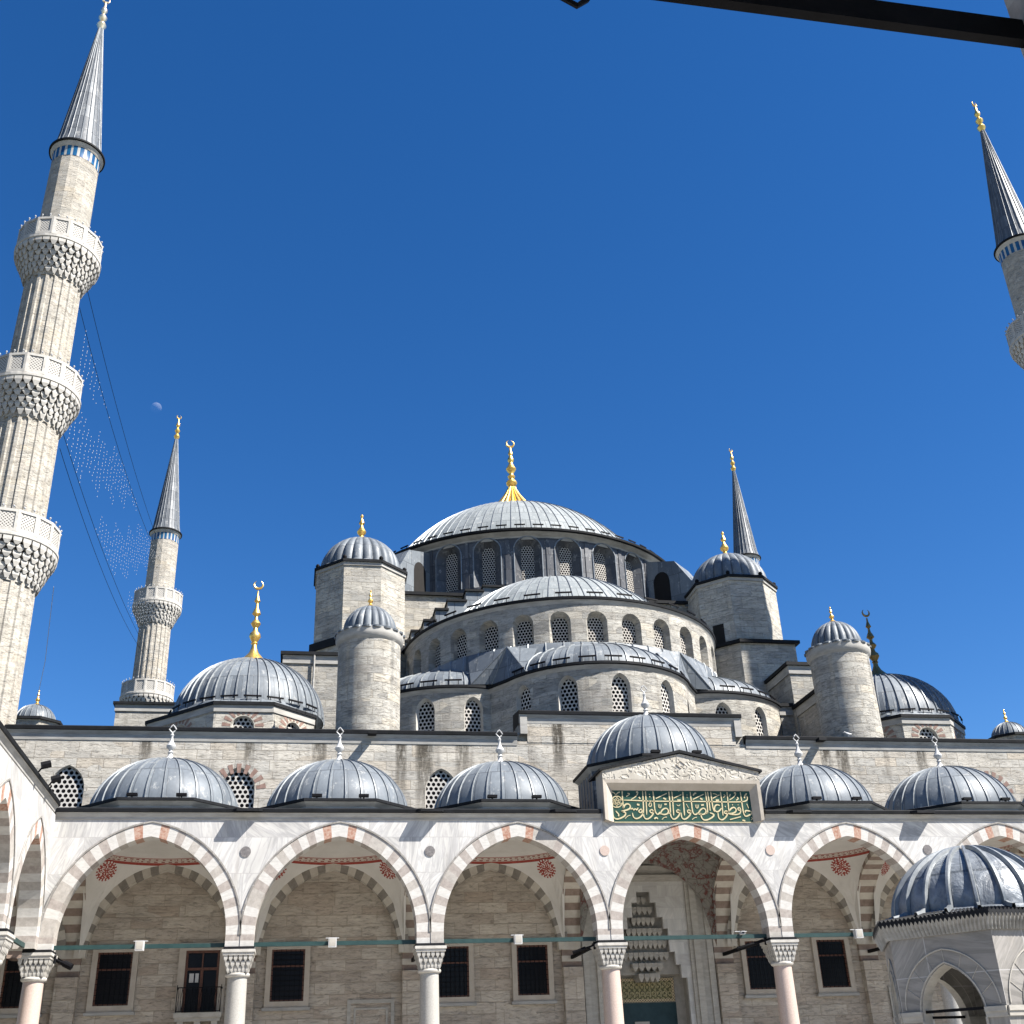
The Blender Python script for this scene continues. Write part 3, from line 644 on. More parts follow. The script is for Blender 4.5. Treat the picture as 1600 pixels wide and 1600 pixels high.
# square base below the drum, stepped great arch in front
q = MB(); q.prism([(-11.6, 23.4), (11.6, 23.4), (11.6, 46), (-11.6, 46)], 17, 31.2, 0, mtop=1)
q.prism([(-11.8, 23.2), (11.8, 23.2), (11.8, 46), (-11.8, 46)], 31.15, 31.36, 2)
q.build('dome_base', ['ashlar', 'lead_slate', 'lead_dark'], mosque)
for sx in (1, -1):
  q = MB()
  for i, (xa, xb, z) in enumerate(((-4.6, -3.2, 31.5), (-5.75, -4.6, 31.15), (-6.95, -5.75, 30.4), (-7.75, -6.95, 29.75), (-8.5, -7.75, 28.95), (-9.3, -8.5, 28.2), (-10.1, -9.3, 27.5))):
    if True:
        a, b2 = sorted((xa*sx, xb*sx)); q.box(a, b2, 22.15, 23.39, 26, z-.14, 0); q.box(a-.06, b2+.06, 22.0, 23.38, z-.138, z, 1)
  q.build('stepped_arch', ['lead', 'lead_dark'], mosque)
# ------------------------------------------------------------------ half dome over the front
HY = 21.1; hr = 9.74; spc = 12.2; Ph = cylP(0, HY, hr); q = MB(); arc = R(spc)*hr; hw_ = []
for k in range(-8, 9):
    sc = k*arc-.02
    niche(q, None, Ph, sc-arc/2, sc+arc/2, 23.2, 26.05, sc, (.60, 0, 23.6, 24.85), (.45, 0, 23.62, 24.78), .42, 0, 0, 0, 6); hw_.append(sc)
hd = q.build('half_dome_drum', 'ashlar_shaded', mosque, 30)
for sc in hw_:
    q = MB(); plate(q, Ph, sc, (.45, 0, 23.62, 24.78), .41); q.build('window', 'grille', hd)
q = MB(); q.lathe(0, HY, [(hr, 25.9), (hr+.05, 26.0), (hr+.12, 26.1)], 96, 0, -R(104), R(104)); q.lathe(0, HY, [(hr+.12, 26.1), (hr+.17, 26.13), (hr+.19, 26.27), (hr, 26.36), (9.2, 26.45)], 96, 1, -R(104), R(104))
q.build('half_dome_eave', ['grey_trim', 'lead_dark'], mosque, 35)
q = MB(); dome(q, 0, HY, 26.48, 8.1, 4.55, 66, 0, 1, .035, .05, 132, nprof=16, a0=-R(112), a1=R(112), skirt=[(9.75, 26.33), (8.9, 26.40)], cap=(9.43, 21.59)); q.build('half_dome', ['lead_light', 'lead_rib'], mosque, 40)
q = MB(); bars(q, 0, HY, 9.7, 26.6, 19, .95, -R(100), R(100)); q.build('snow_guard', 'black_iron', mosque)
# lead skirt under the drum
q = MB(); n_ = 34
q.lathe(0, HY, [(hr+.02, 23.62), (hr+.10, 23.5), (hr+.18, 22.4)], 48, 0, -R(100), R(100), us=3.2)
for k in range(n_+1):
    A = -R(98)+R(196)*k/n_; q.tube([(r*sin(A), HY-r*cos(A), z) for r, z in ((hr+.04, 23.64), (hr+.12, 23.5), (hr+.20, 22.4))], .035, 1, 4)
q.build('lead_skirt_roof', ['lead', 'lead_rib'], mosque, 30)
# ------------------------------------------------------------------ exedrae: three lobes with one wavy eave
EZ = 21.45
def lobe(cx, cy, r, a0, a1, n=18): return [(cx+r*sin(a0+(a1-a0)*i/n), cy-r*cos(a0+(a1-a0)*i/n)) for i in range(n+1)]
mid = lobe(0, 14.09, 5.49, -R(66), R(66)); rgt = lobe(7.2, 18.6, 5.6, -R(14), R(62)); lft = [(-p[0], p[1]) for p in rgt[::-1]]
path = lft+mid+rgt
plan = [(-12.4, 16.9)]+path+[(12.4, 16.9)]
q = MB(); 
def wall_path(mb, pth, z0, z1, m=0, off=0.):
    u = 0
    for i in range(len(pth)-1):
        a, b = pth[i], pth[i+1]; l = math.hypot(b[0]-a[0], b[1]-a[1])
        mb.face([(a[0], a[1], z0), (b[0], b[1], z0), (b[0], b[1], z1), (a[0], a[1], z1)], m, [(u, z0), (u+l, z0), (u+l, z1), (u, z1)]); u += l
def offset_path(pth, d):
    out = []
    for i, p in enumerate(pth):
        a, b = pth[max(i-1, 0)], pth[min(i+1, len(pth)-1)]; tx, ty = b[0]-a[0], b[1]-a[1]; l = math.hypot(tx, ty) or 1
        out.append((p[0]+ty/l*d, p[1]-tx/l*d))
    return out
def strip(mb, A, B, za, zb, m):
    for i in range(len(A)-1): mb.face([(A[i][0], A[i][1], za), (A[i+1][0], A[i+1][1], za), (B[i+1][0], B[i+1][1], zb), (B[i][0], B[i][1], zb)], m)
# straight pieces between lobes as wall; lobes get windows through niche cells
ex = MB(); exw = []
def lobe_cells(cx, cy, r, a0, a1, wa, hw):
    P = cylP(cx, cy, r); es = [a0]
    for a in wa: es += [a-R(9.5), a+R(9.5)]
    es.append(a1)
    for i in range(0, len(es), 2):
        n = max(1, int((es[i+1]-es[i])/R(6)))
        for k in range(n):
            s0, s1 = [(es[i]+(es[i+1]-es[i])*j/n)*r for j in (k, k+1)]
            ex.face([P(s0, 0, 17), P(s1, 0, 17), P(s1, 0, 21.2), P(s0, 0, 21.2)], 0, [(s0, 17), (s1, 17), (s1, 21.2), (s0, 21.2)])
    for a in wa:
        niche(ex, None, P, (a-R(9.5))*r, (a+R(9.5))*r, 17, 21.2, a*r, (hw+.07, .2, 18.8, 20.2), (hw, .2, 18.9, 20.14), .28, 0, 1, 0, 5); exw.append((P, a*r, hw))
lobe_cells(0, 14.09, 5.49, -R(66), R(66), [R(-54.5), R(-26.4), R(2.6), R(33.5)], .45)
lobe_cells(7.2, 18.6, 5.6, -R(14), R(62), [R(2), R(28.2)], .42)
lobe_cells(-7.2, 18.6, 5.6, -R(62), R(14), [R(-22.8), R(4.2)], .45)
for a, b in ((lft[-1], mid[0]), (mid[-1], rgt[0]), (plan[0], lft[0]), (rgt[-1], plan[-1])): wall_path(ex, [a, b], 17, 21.2)
exo = ex.build('exedra_wall', ['ashlar_shaded', 'white_stone'], mosque, 25)
for P, s_, hw in exw:
    q = MB(); plate(q, P, s_, (hw, .2, 18.9, 20.14), .27); q.build('window', 'grille_wide', exo)
sl = MB(); P = cylP(0, 14.09, 5.51); s_ = R(60)*5.49; sl.face([P(s_-.14, 0, 18.9), P(s_+.14, 0, 18.9), P(s_+.14, 0, 20.1), P(s_, 0, 20.45), P(s_-.14, 0, 20.1)]); sl.build('slit_window', 'dark', exo)
q = MB(); p1, p2, p3, p4 = offset_path(plan, .0), offset_path(plan, .12), offset_path(plan, .2), offset_path(plan, -.35)
strip(q, p1, p2, 21.1, 21.32, 0); strip(q, p2, p3, 21.32, 21.36, 1); strip(q, p3, p3, 21.36, 21.49, 1); strip(q, p3, p4, 21.49, 21.64, 1)
q.build('exedra_eave', ['grey_trim', 'lead_dark'], mosque, 40)
q = MB()
inner = [(hr+2.2)*0+p[0]*.0 for p in plan]
for i in range(len(plan)-1):
    a, b = p4[i], p4[i+1]
    def back(p):
        v = Vector((p[0], p[1]-HY)); v.normalize(); return (v.x*9.7, HY+v.y*9.7)
    A, B = back(a), back(b); q.face([(a[0], a[1], 21.60), (b[0], b[1], 21.60), (B[0], B[1], 22.9), (A[0], A[1], 22.9)], 0)
q.build('exedra_roof', 'lead', mosque)
for sx in (-1, 1):   # hipped lead facets in the valleys between the lobes
    q = MB(); ap = (4.95*sx, 12.45, 23.6); fl = [(6.9*sx, 13.1, 21.6), (5.75*sx, 13.0, 21.6), (5.0*sx, 11.95, 21.6), (4.2*sx, 10.9, 21.6)]
    for a, b in zip(fl[:-1], fl[1:]): q.face([a, b, ap])
    q.face([fl[0], ap, (6.9*sx, 13.9, 23.3)]); q.face([fl[-1], ap, (3.4*sx, 11.8, 23.3)])
    for a in fl: q.tube([a, ap], .035, 1, 4)
    q.build('valley_hip', ['lead', 'lead_rib'], mosque)
q = MB(); dome(q, 0, 14.09, 21.58, 5.2, 2.25, 40, 0, 1, .035, .06, 80, nprof=10, a0=-R(100), a1=R(100)); q.build('exedra_dome', ['lead', 'lead_rib'], mosque, 40)
for sx in (-1, 1):
    q = MB(); dome(q, 7.2*sx, 18.6, 21.58, 5.3, 2.0, 40, 0, 1, .035, .06, 80, nprof=10, a0=-R(70) if sx > 0 else -R(110), a1=R(110) if sx > 0 else R(70)); q.build('exedra_dome', ['lead', 'lead_rib'], mosque, 40)
q = MB(); bars(q, 0, 14.09, 5.4, 21.85, 9, .95, -R(66), R(66)); q.build('snow_guard', 'black_iron', mosque)
q = MB(); bars(q, 7.2, 18.6, 5.5, 21.85, 4, .95, R(0), R(56)); q.build('snow_guard', 'black_iron', mosque)
q = MB(); bars(q, -7.2, 18.6, 5.5, 21.85, 4, .95, -R(56), R(0)); q.build('snow_guard', 'black_iron', mosque)
# ------------------------------------------------------------------ turrets, weight towers, corner domes, cupolas
def octo(cx, cy, rr, n=8, rot=None):
    rot = PI/n if rot is None else rot
    return [(cx+rr*cos(2*PI*k/n+rot), cy+rr*sin(2*PI*k/n+rot)) for k in range(n)]
for sx in (-1, 1):
    cx, cy = 12.7*sx, 8.75
    q = MB(); q.lathe(cx, cy, [(1.56, 16.5), (1.56, 21.9)], 48, 0, us=1.56); q.lathe(cx, cy, [(1.56, 21.9), (1.64, 22.0), (1.70, 22.1), (1.72, 22.25), (1.72, 22.5)], 48, 1, lobes=20, amp=.02)
    tu = q.build('round_turret', ['ashlar_shaded', 'grey_trim'], mosque, 40)
    q = MB(); q.lathe(cx, cy, [(1.78, 22.42), (1.80, 22.52), (1.62, 22.6)]+dome_prof(1.38, 1.5, 22.65, 10), 160, 0, us=2.5, lobes=20, amp=.09); q.build('ribbed_dome', 'lead', tu, 60)
    q = MB(); finial(q, cx, cy, 24.15, .95, .26, 'small'); q.build('finial', 'gold', tu, 40)
    cx, cy = 12.62*sx, 22.3
    q = MB(); q.prism(octo(cx, cy, 3.02), 20, 31.5, 0); q.prism(octo(cx, cy, 3.10), 31.38, 31.6, 2)
    if sx > 0: q.prism([(11.2, 18.4), (14.9, 18.4), (14.9, 26.5), (9.1, 26.5), (9.1, 20.5)], 17, 26.55, 0); q.prism([(11.1, 18.15), (15.15, 18.15), (15.15, 26.7), (8.9, 26.7), (8.9, 20.35)], 26.55, 26.75, 1)
    else: q.prism(octo(cx, cy, 3.2), 17, 26.1, 0); q.prism(octo(cx, cy, 3.32), 26.1, 26.6, 1)
    tw = q.build('weight_tower', ['ashlar', 'lead_dark', 'grey_trim'], mosque)
    q = MB(); q.prism(octo(cx, cy, 3.2), 31.6, 31.78, 0); q.build('eave', 'lead_dark', tw)
    q = MB(); q.lathe(cx, cy, [(2.95, 31.78), (2.75, 31.95)]+dome_prof(2.64, 2.5, 31.95, 12), 168, 0, us=3.4, lobes=24, amp=.07); q.build('ribbed_dome', 'lead', tw, 60)
    q = MB(); finial(q, cx, cy, 34.35, 2.05, .55, 'small'); q.build('finial', 'gold', tw, 40)
    if sx > 0:
        q = MB(); P = octo(cx, cy, 3.03); a, b2 = P[4], P[5]
        q.box(-.38, .38, -.03, .03, 26.8, 28.5); 
        me = q; mx, my = (a[0]+b2[0])/2, (a[1]+b2[1])/2; an = math.atan2(b2[1]-a[1], b2[0]-a[0])
        q.key = {}; q.v = [(mx+v[0]*cos(an)-v[1]*sin(an), my+v[0]*sin(an)+v[1]*cos(an), v[2]) for v in q.v]; q.build('doorway', 'dark', tw)
    for k in range(8):
        A = 2*PI*k/8+PI/8; q = MB(); q.lathe(cx+2.98*cos(A), cy+2.98*sin(A), [(.02, 31.80), (.12, 31.86), (.14, 31.98), (.08, 32.08), (.01, 32.1)], 8, 0); q.build('spotlight', 'black_iron', tw)
# side masses between the towers and the front wall
for pts, z in (([(-17.1, 19), (-13.6, 19), (-13.6, 50), (-17.1, 50)], 25.35), ([(12.65, 15), (14.8, 15), (14.8, 50), (12.65, 50)], 24.05), ([(12.75, 11.2), (14.0, 11.2), (14.0, 15), (12.75, 15)], 21.4), ([(-15.1, 14.5), (-12.4, 14.5), (-12.4, 19), (-15.1, 19)], 19.0), ([(11.85, 15.4), (12.7, 15.4), (12.7, 20), (11.85, 20)], 21.6), ([(-12.7, 15.4), (-11.85, 15.4), (-11.85, 20), (-12.7, 20)], 21.6), ([(-28, 40), (-23.2, 40), (-23.2, 52), (-28, 52)], 28.75)):
    if pts[0][0] == -28: pts = [(-29.6, 40), (-24.6, 40), (-24.6, 48), (-29.6, 48)]
    q = MB(); q.prism(pts, 16.9, z-.2, 0); cxm = sum(p[0] for p in pts)/4; cym = sum(p[1] for p in pts)/4
    gp = [(p[0]+(.22 if p[0] > cxm else -.22), p[1]+(.22 if p[1] > cym else -.22)) for p in pts]
    fp = [(p[0]+(.08 if p[0] > cxm else -.08), p[1]+(.08 if p[1] > cym else -.08)) for p in pts]
    q.prism(fp, z-.7, z-.199, 2); q.prism(gp, z-.198, z, 1)
    q.face([(gp[0][0], gp[0][1], z), (gp[1][0], gp[1][1], z), (cxm, cym, z+.45)], 3); q.face([(gp[1][0], gp[1][1], z), (gp[2][0], gp[2][1], z), (cxm, cym, z+.45)], 3); q.face([(gp[3][0], gp[3][1], z), (gp[0][0], gp[0][1], z), (cxm, cym, z+.45)], 3)
    q.build('side_block', ['ashlar_shaded', 'lead_dark', 'grey_trim', 'lead_light'], mosque)
q = MB(); q.tube([(-15.35, 18.8, 18), (-15.35, 18.85, 25.2)], .07, 0, 6); q.build('drain_pipe', 'grey_trim', mosque)
# corner domes
for sx in (-1, 1):
    cx, cy = 18.72*sx, 15.75
    far = 3.6 if sx < 0 else 2.1
    pl = [(17.34*sx, 11.63), (20.28*sx, 11.63), ((20.28+far)*sx, 11.63+far), ((20.28+far)*sx, 19), (20.3*sx, 21), (17.3*sx, 21), (15.25*sx, 19), (15.25*sx, 13.72)]
    q = MB(); zt = 19.72
    for i in range(8):
        a, b2 = pl[i], pl[(i+1) % 8]; L = math.hypot(b2[0]-a[0], b2[1]-a[1]); tx, ty = (b2[0]-a[0])/L, (b2[1]-a[1])/L; nx, ny = ty*sx, -tx*sx
        P = lambda s_, d, z, a=a, tx=tx, ty=ty, nx=nx, ny=ny: (a[0]+tx*s_-nx*d, a[1]+ty*s_-ny*d, z)
        niche(q, None, P, 0, L, 17, zt, L/2, (.56, .0, 17.6, 18.62), (.50, 0, 17.6, 18.62), .22, 0, 1, 0, 6)
    cd = q.build('corner_dome_drum', ['ashlar', 'white_stone'], mosque)
    for i in range(8):
        a, b2 = pl[i], pl[(i+1) % 8]; L = math.hypot(b2[0]-a[0], b2[1]-a[1]); tx, ty = (b2[0]-a[0])/L, (b2[1]-a[1])/L; nx, ny = ty*sx, -tx*sx
        P = lambda s_, d, z, a=a, tx=tx, ty=ty, nx=nx, ny=ny: (a[0]+tx*s_-nx*d, a[1]+ty*s_-ny*d, z)
        q = MB(); plate(q, P, L/2, (.50, 0, 17.6, 18.62), .20); q.build('window', 'grille_wide', cd)
        v_ = MB()
        for k in range(-4, 5):
            a0, a1 = PI/2+k*R(21)-R(5.5), PI/2+k*R(21)+R(5.5)
            v_.face([P(L/2+r*cos(aa), -.012, 18.62+r*sin(aa)) for r, aa in ((.62, a0), (1.04, a0), (1.04, a1), (.62, a1))], 0)
        v_.build('voussoir_bricks', 'vou_brick', cd)
    q = MB()
    gp = [(cx+(p[0]-cx)*1.035, cy+(p[1]-cy)*1.035) for p in pl]; mp_ = [(cx+(p[0]-cx)*1.015, cy+(p[1]-cy)*1.015) for p in pl]
    q.prism(mp_, zt-.35, zt, 0); q.prism(gp, zt, zt+.17, 1); q.build('eave', ['grey_trim', 'lead_dark'], cd)
    q = MB()
    for i in range(8):
        a, b2 = gp[i], gp[(i+1) % 8]
        for k in range(4):
            f0, f1 = k/4, (k+1)/4; pa = (a[0]+(b2[0]-a[0])*f0, a[1]+(b2[1]-a[1])*f0); pb_ = (a[0]+(b2[0]-a[0])*f1, a[1]+(b2[1]-a[1])*f1)
            def inn_(p):
                v = Vector((p[0]-cx, p[1]-cy)).normalized()*4.05; return (cx+v.x, cy+v.y)
            ia, ib = inn_(pa), inn_(pb_); q.face([(pa[0], pa[1], zt+.171), (pb_[0], pb_[1], zt+.171), (ib[0], ib[1], zt+.42), (ia[0], ia[1], zt+.42)], 0)
    q.build('drum_roof', 'lead', cd)
    q = MB(); dome(q, cx, cy, zt+.25, 4.0, 3.48, 44, 0, 1, .035, .07, 88); q.build('corner_dome', ['lead', 'lead_rib'], mosque, 40)
    q = MB(); bars(q, cx, cy, 4.2, zt+.5, 10, .9, -R(100), R(60)); q.build('snow_guard', 'black_iron', mosque)
    q = MB(); finial(q, cx, cy, 23.42, 5.03 if sx < 0 else 4.6, .58, 'big'); q.build('finial', 'gold' if sx < 0 else 'gold_shaded', mosque, 40, 'tall gilded finial' if sx < 0 else 'tall gilded finial, coloured dark for shade')
    cx, cy = 31.2*sx, 22.3
    q = MB(); q.prism(octo(cx, cy, 1.55), 10, 21.6, 0); q.prism(octo(cx, cy, 1.72), 21.6, 21.75, 1)
    cu = q.build('side_cupola', ['ashlar', 'lead_dark'], mosque)
    q = MB(); dome(q, cx, cy, 21.75, 1.16, 1.09, 22, 0, 1, .025, .04, 44, nprof=8); q.build('cupola_dome', ['lead', 'lead_rib'], cu, 40)
    q = MB(); finial(q, cx, cy, 22.85, .95, .24, 'small'); q.build('finial', 'gold', cu, 40)
# ------------------------------------------------------------------ minarets
def minaret(x, y, label):
    mn = thing('minaret', (x, y, 0), label, 'minaret', 'fluted stone minarets at the corners of the hall')
    def ngon(n, r, rot=0.): return [(x+r*cos(2*PI*k/n+rot), y+r*sin(2*PI*k/n+rot)) for k in range(n)]
    # fluted shaft: three drums, then a plain faceted one
    NF = 20
    def flutes(mb, z0, z1, r0, r1):
        a = 2*PI/NF; zt = z1-.42
        for k in range(NF):
            A = a*k; e = .16*a
            # ridge
            def pt(an, r, z): return (x+r*sin(an), y-r*cos(an), z)
            sc = lambda z: r0+(r1-r0)*(z-z0)/(z1-z0)
            for za, zb in ((z0, zt),):
                ra, rb = sc(za), sc(zb)
                u = A*r0
                mb.face([pt(A-e, ra, za), pt(A+e, ra, za), pt(A+e, rb, zb), pt(A-e, rb, zb)], 0, [(u-.04, za), (u+.04, za), (u+.04, zb), (u-.04, zb)])
                d = .075
                mb.face([pt(A+e, ra, za), pt(A+e*1.7, ra-d, za), pt(A+e*1.7, rb-d, zb), pt(A+e, rb, zb)], 0)
                mb.face([pt(A+e*1.7, ra-d, za), pt(A+a-e*1.7, ra-d, za), pt(A+a-e*1.7, rb-d, zb), pt(A+e*1.7, rb-d, zb)], 0, [(u+.07, za), (u+.4, za), (u+.4, zb), (u+.07, zb)])
                mb.face([pt(A+a-e*1.7, ra-d, za), pt(A+a-e, ra, za), pt(A+a-e, rb, zb), pt(A+a-e*1.7, rb-d, zb)], 0)
            # arched head of the flute
            r = sc(zt); n = 4; hwid = (a-2*e)/2; cen = A+a/2
            for j in range(n):
                t0, t1 = PI*j/n, PI*(j+1)/n
                p0 = (cen-hwid*cos(t0), zt+.17*sin(t0)); p1_ = (cen-hwid*cos(t1), zt+.17*sin(t1))
                mb.face([pt(p0[0], r, p0[1]), pt(p1_[0], r, p1_[1]), pt(p1_[0], r1, z1), pt(p0[0], r1, z1)], 0)
                mb.face([pt(p0[0], r, p0[1]), pt(p1_[0], r, p1_[1]), pt(p1_[0], r-.075, p1_[1]-.02), pt(p0[0], r-.075, p0[1]-.02)], 0)
            q2 = [(cen+hwid*.95*cos(PI-PI*j/4), zt-.01+.15*sin(PI*j/4)) for j in range(5)]
            mb.face([pt(p[0], r-.07, p[1]) for p in q2]+[pt(cen, r-.07, zt-.02)], 0)
            mb.face([pt(A-e, r, zt), pt(A+e, r, zt), pt(A+e, r1, z1), pt(A-e, r1, z1)], 0)
    sh = MB(); flutes(sh, 12, 24.2, 1.85, 1.70); flutes(sh, 26.4, 33.0, 1.62, 1.57); flutes(sh, 35.3, 42.1, 1.50, 1.44)
    sh.prism(ngon(16, 2.4), 0, 12, 0)
    sh.lathe(x, y, [(1.36, 44.0), (1.30, 50.55)], 16, 0, us=1.36)
    sh.build('shaft', 'minaret', mn, 20)
    for zb, rs0, rs1, rb in ((27.15, 1.70, 1.62, 2.44), (36.05, 1.57, 1.50, 2.33), (45.10, 1.44, 1.36, 2.22)):
        bz = zb-1.42   # underside of slab
        q = MB(); q.lathe(x, y, [(rs0, bz-1.9), (rs0+.03, bz-1.6), (rs0+.12, bz-.9), (rb-.45, bz-.12), (rb-.3, bz)], 32, 0)
        for ti in range(6):
            r_o = rs0+.08+(rb-.06-rs0)*((ti+1)/6)**1.15; r_i = rs0-.02+(rb-.3-rs0)*(ti/6)**1.3
            zt_ = bz-1.72+1.72*(ti+1)/6; hgt = .30; nn_ = 34 if ti % 3 else 30; a = 2*PI/nn_; of = a/2*(ti % 2)
            for k in range(nn_):
                A = a*k+of; e = a*.42
                def pt(an, r, z): return (x+r*sin(an), y-r*cos(an), z)
                T_ = [pt(A-e, r_o, zt_), pt(A+e, r_o, zt_), pt(A+e, r_i, zt_), pt(A-e, r_i, zt_)]
                Bm = [pt(A-e, r_o, zt_-hgt*.62), pt(A+e, r_o, zt_-hgt*.62)]; zq = zt_-hgt*random.uniform(1.1, 1.5); tip = pt(A-e*.4, r_o-.07, zq); tip2 = pt(A+e*.4, r_o-.07, zq)
                q.face(T_, 0); q.face([T_[0], T_[1], Bm[1], Bm[0]], 0); q.face([Bm[0], Bm[1], tip2, tip], 0)
                ti_ = pt(A, r_i, zt_-hgt)
                q.face([T_[0], Bm[0], tip, ti_, T_[3]], 0); q.face([T_[1], Bm[1], tip2, ti_, T_[2]], 0); q.face([tip, tip2, ti_], 0)
        bal = q.build('stalactite_corbel', 'white_stone', mn)
        q = MB(); NP = 16; zs = bz
        q.lathe(x, y, [(rs1, zs), (rb-.02, zs), (rb+.05, zs+.06), (rb+.05, zs+.2), (rb-.02, zs+.26)], NP*3, 0)
        for k in range(NP):
            a0, a1 = 2*PI*k/NP, 2*PI*(k+1)/NP
            def pt(an, r, z): return (x+r*sin(an), y-r*cos(an), z)
            L = 2*rb*sin(PI/NP); z0, z1 = zs+.26, zs+1.42
            for rr, sgn in ((rb-.03, 1), (rb-.13, -1)):
                q.face([pt(a0, rr, z0), pt(a1, rr, z0), pt(a1, rr, z1), pt(a0, rr, z1)], 1 if sgn > 0 else 0, [(0, 0), (L, 0), (L, z1-z0), (0, z1-z0)])
            # frame rails and post
            c0 = Vector(pt(a0, rb-.03, 0)); c1 = Vector(pt(a1, rb-.03, 0)); tx = (c1-c0).normalized(); nx_ = Vector((tx.y, -tx.x, 0))
            def bx3(s0, s1, za, zb2, o0=-.10, o1=.045):
                P = [c0+tx*s+nx_*o+Vector((0, 0, z)) for z in (za, zb2) for o in (o0, o1) for s in (s0, s1)]
                for f4 in ((0, 1, 3, 2), (4, 6, 7, 5), (0, 4, 5, 1), (2, 3, 7, 6), (0, 2, 6, 4), (1, 5, 7, 3)): q.face([P[i] for i in f4], 0)
            bx3(.0, .11, z0, z1); bx3(L-.11, L, z0, z1); bx3(.11, L-.11, z1-.14, z1); bx3(.11, L-.11, z0, z0+.16); bx3(.11, .17, z0+.16, z1-.14, -.1, .02)
        pa = q.build('balcony_parapet', ['white_stone', 'lattice'], mn)
        q = MB(); q.lathe(x, y, [(.01, 0), (.02, .07), (.05, .10), (.055, .14), (.03, .18), (.005, .19)], 6, 0)
        b0 = q.build('rail_light', 'bulb', pa)
        for k in range(32):
            A = 2*PI*(k+.5)/32; b1 = b0 if k == 0 else b0.copy()
            if k: col.objects.link(b1)
            b1.location = ((rb-.02)*sin(A), -(rb-.02)*cos(A), zs+1.43)
    q = MB(); q.lathe(x, y, [(1.30, 50.5), (1.305, 50.62), (1.305, 51.2), (1.33, 51.25)], 48, 0, us=1.3); q.build('blue_tile_band', tilemat, mn, 40)
    q = MB(); q.lathe(x, y, [(1.33, 51.22), (1.40, 51.32), (1.47, 51.48)], 48, 0); q.lathe(x, y, [(1.47, 51.48), (1.56, 51.5), (1.57, 51.6), (1.4, 51.72), (1.2, 51.76)], 48, 1); q.build('spire_eave', ['white_stone', 'lead_dark'], mn, 40)
    q = MB(); q.lathe(x, y, [(1.36, 51.70), (1.22, 52.3), (.13, 62.45)], 24, 0, us=2.2)
    for k in range(24):
        A = 2*PI*k/24; q.tube([(x+r*sin(A), y-r*cos(A), z) for r, z in ((1.37, 51.72), (1.235, 52.3), (.14, 62.4))], .028, 1, 4)
    q.build('spire', ['cone_lead', 'lead'], mn, 25)
    q = MB(); finial(q, x, y, 62.35, 2.95, .30, 'spire', face=R(20)); q.build('finial', 'copper_white' if x < 0 and y < 20 else 'gold', mn, 40)
    return mn
tilemat = tiles('blue_tile_arches', 1.305*2*PI/22)
minaret(-30.5, 7.6, 'tall fluted minaret at left edge of photo, nearest, with three balconies visible')
minaret(-29.95, 58.3, 'far left minaret behind the gold-finialed corner dome, its base on a square block')
minaret(30.5, 7.6, 'minaret cut off by the right edge of the photo, only spire and top balcony showing')
minaret(29.95, 58.3, 'far right minaret, only its grey spire rising behind the right weight tower')
# ------------------------------------------------------------------ arcades
ZS, ZC = 7.25, 5.92
def vf(i):  # voussoir pattern of sunlit fronts, crown is 0
    if i == 1: return 2
    if i % 2: return random.choice((1, 1, 3))
    return 0 if random.random() < .85 else 3
def column(T, s, parent, shaft, zc=ZC, r=.37, label=None):
    c0 = T(s, .36, 0)
    q = MB(); q.prism(octo(c0[0], c0[1], .62, 4), 0, .35, 0); q.lathe(c0[0], c0[1], [(.55, .35), (.55, .48), (.46, .55), (.50, .68), (.42, .78)], 24, 0)
    cl = q.build('column', 'marble_grey', parent, 30, label)
    q = MB(); q.lathe(c0[0], c0[1], [(.40, .78), (.385, 3), (.355, zc-.12)], 32, 0); q.build('shaft', shaft, cl, 30)
    q = MB(); q.lathe(c0[0], c0[1], [(.36, zc-.14), (.43, zc-.10), (.45, zc-.05), (.43, zc), (.37, zc+.02)], 32, 0)
    # stalactite capital: square block over tiers of small pendants
    def sq(h, z0, z1): q.box(c0[0]-h, c0[0]+h, c0[1]-h, c0[1]+h, z0, z1)
    sq(.37, zc+.02, zc+.62); sq(.60, zc+.70, zc+.80); sq(.56, zc+.60, zc+.699); 
    for ti, (h, z1) in enumerate(((.41, zc+.22), (.47, zc+.40), (.53, zc+.60))):
        n_ = 6 if ti != 1 else 5; wv = 2*h/n_
        for side in range(4):
            ca, sa = [(1, 0), (0, 1), (-1, 0), (0, -1)][side]
            for k in range(n_):
                u = -h+(k+.5)*wv
                def W(a, b, z): return (c0[0]+a*ca-b*sa, c0[1]+a*sa+b*ca, z)
                e = wv*.36
                p = [W(u-e, -h, z1), W(u+e, -h, z1), W(u+e, -h+.14, z1), W(u-e, -h+.14, z1)]; b_ = [W(u-e, -h, z1-.12), W(u+e, -h, z1-.12)]; tip = W(u, -h+.05, z1-.24)
                q.face(p); q.face([p[0], p[1], b_[1], b_[0]]); q.face([b_[0], b_[1], tip]); q.face([p[0], b_[0], tip, p[3]]); q.face([p[1], p[2], tip, b_[1]])
    q.build('capital', 'white_stone', cl, 30)
    q = MB(); h = .52
    q.box(c0[0]-h-.03, c0[0]+h+.03, c0[1]-h-.03, c0[1]+h+.03, zc+.801, zc+.90, 0)
    q.build('impost', 'lead_dark', cl)
    return cl
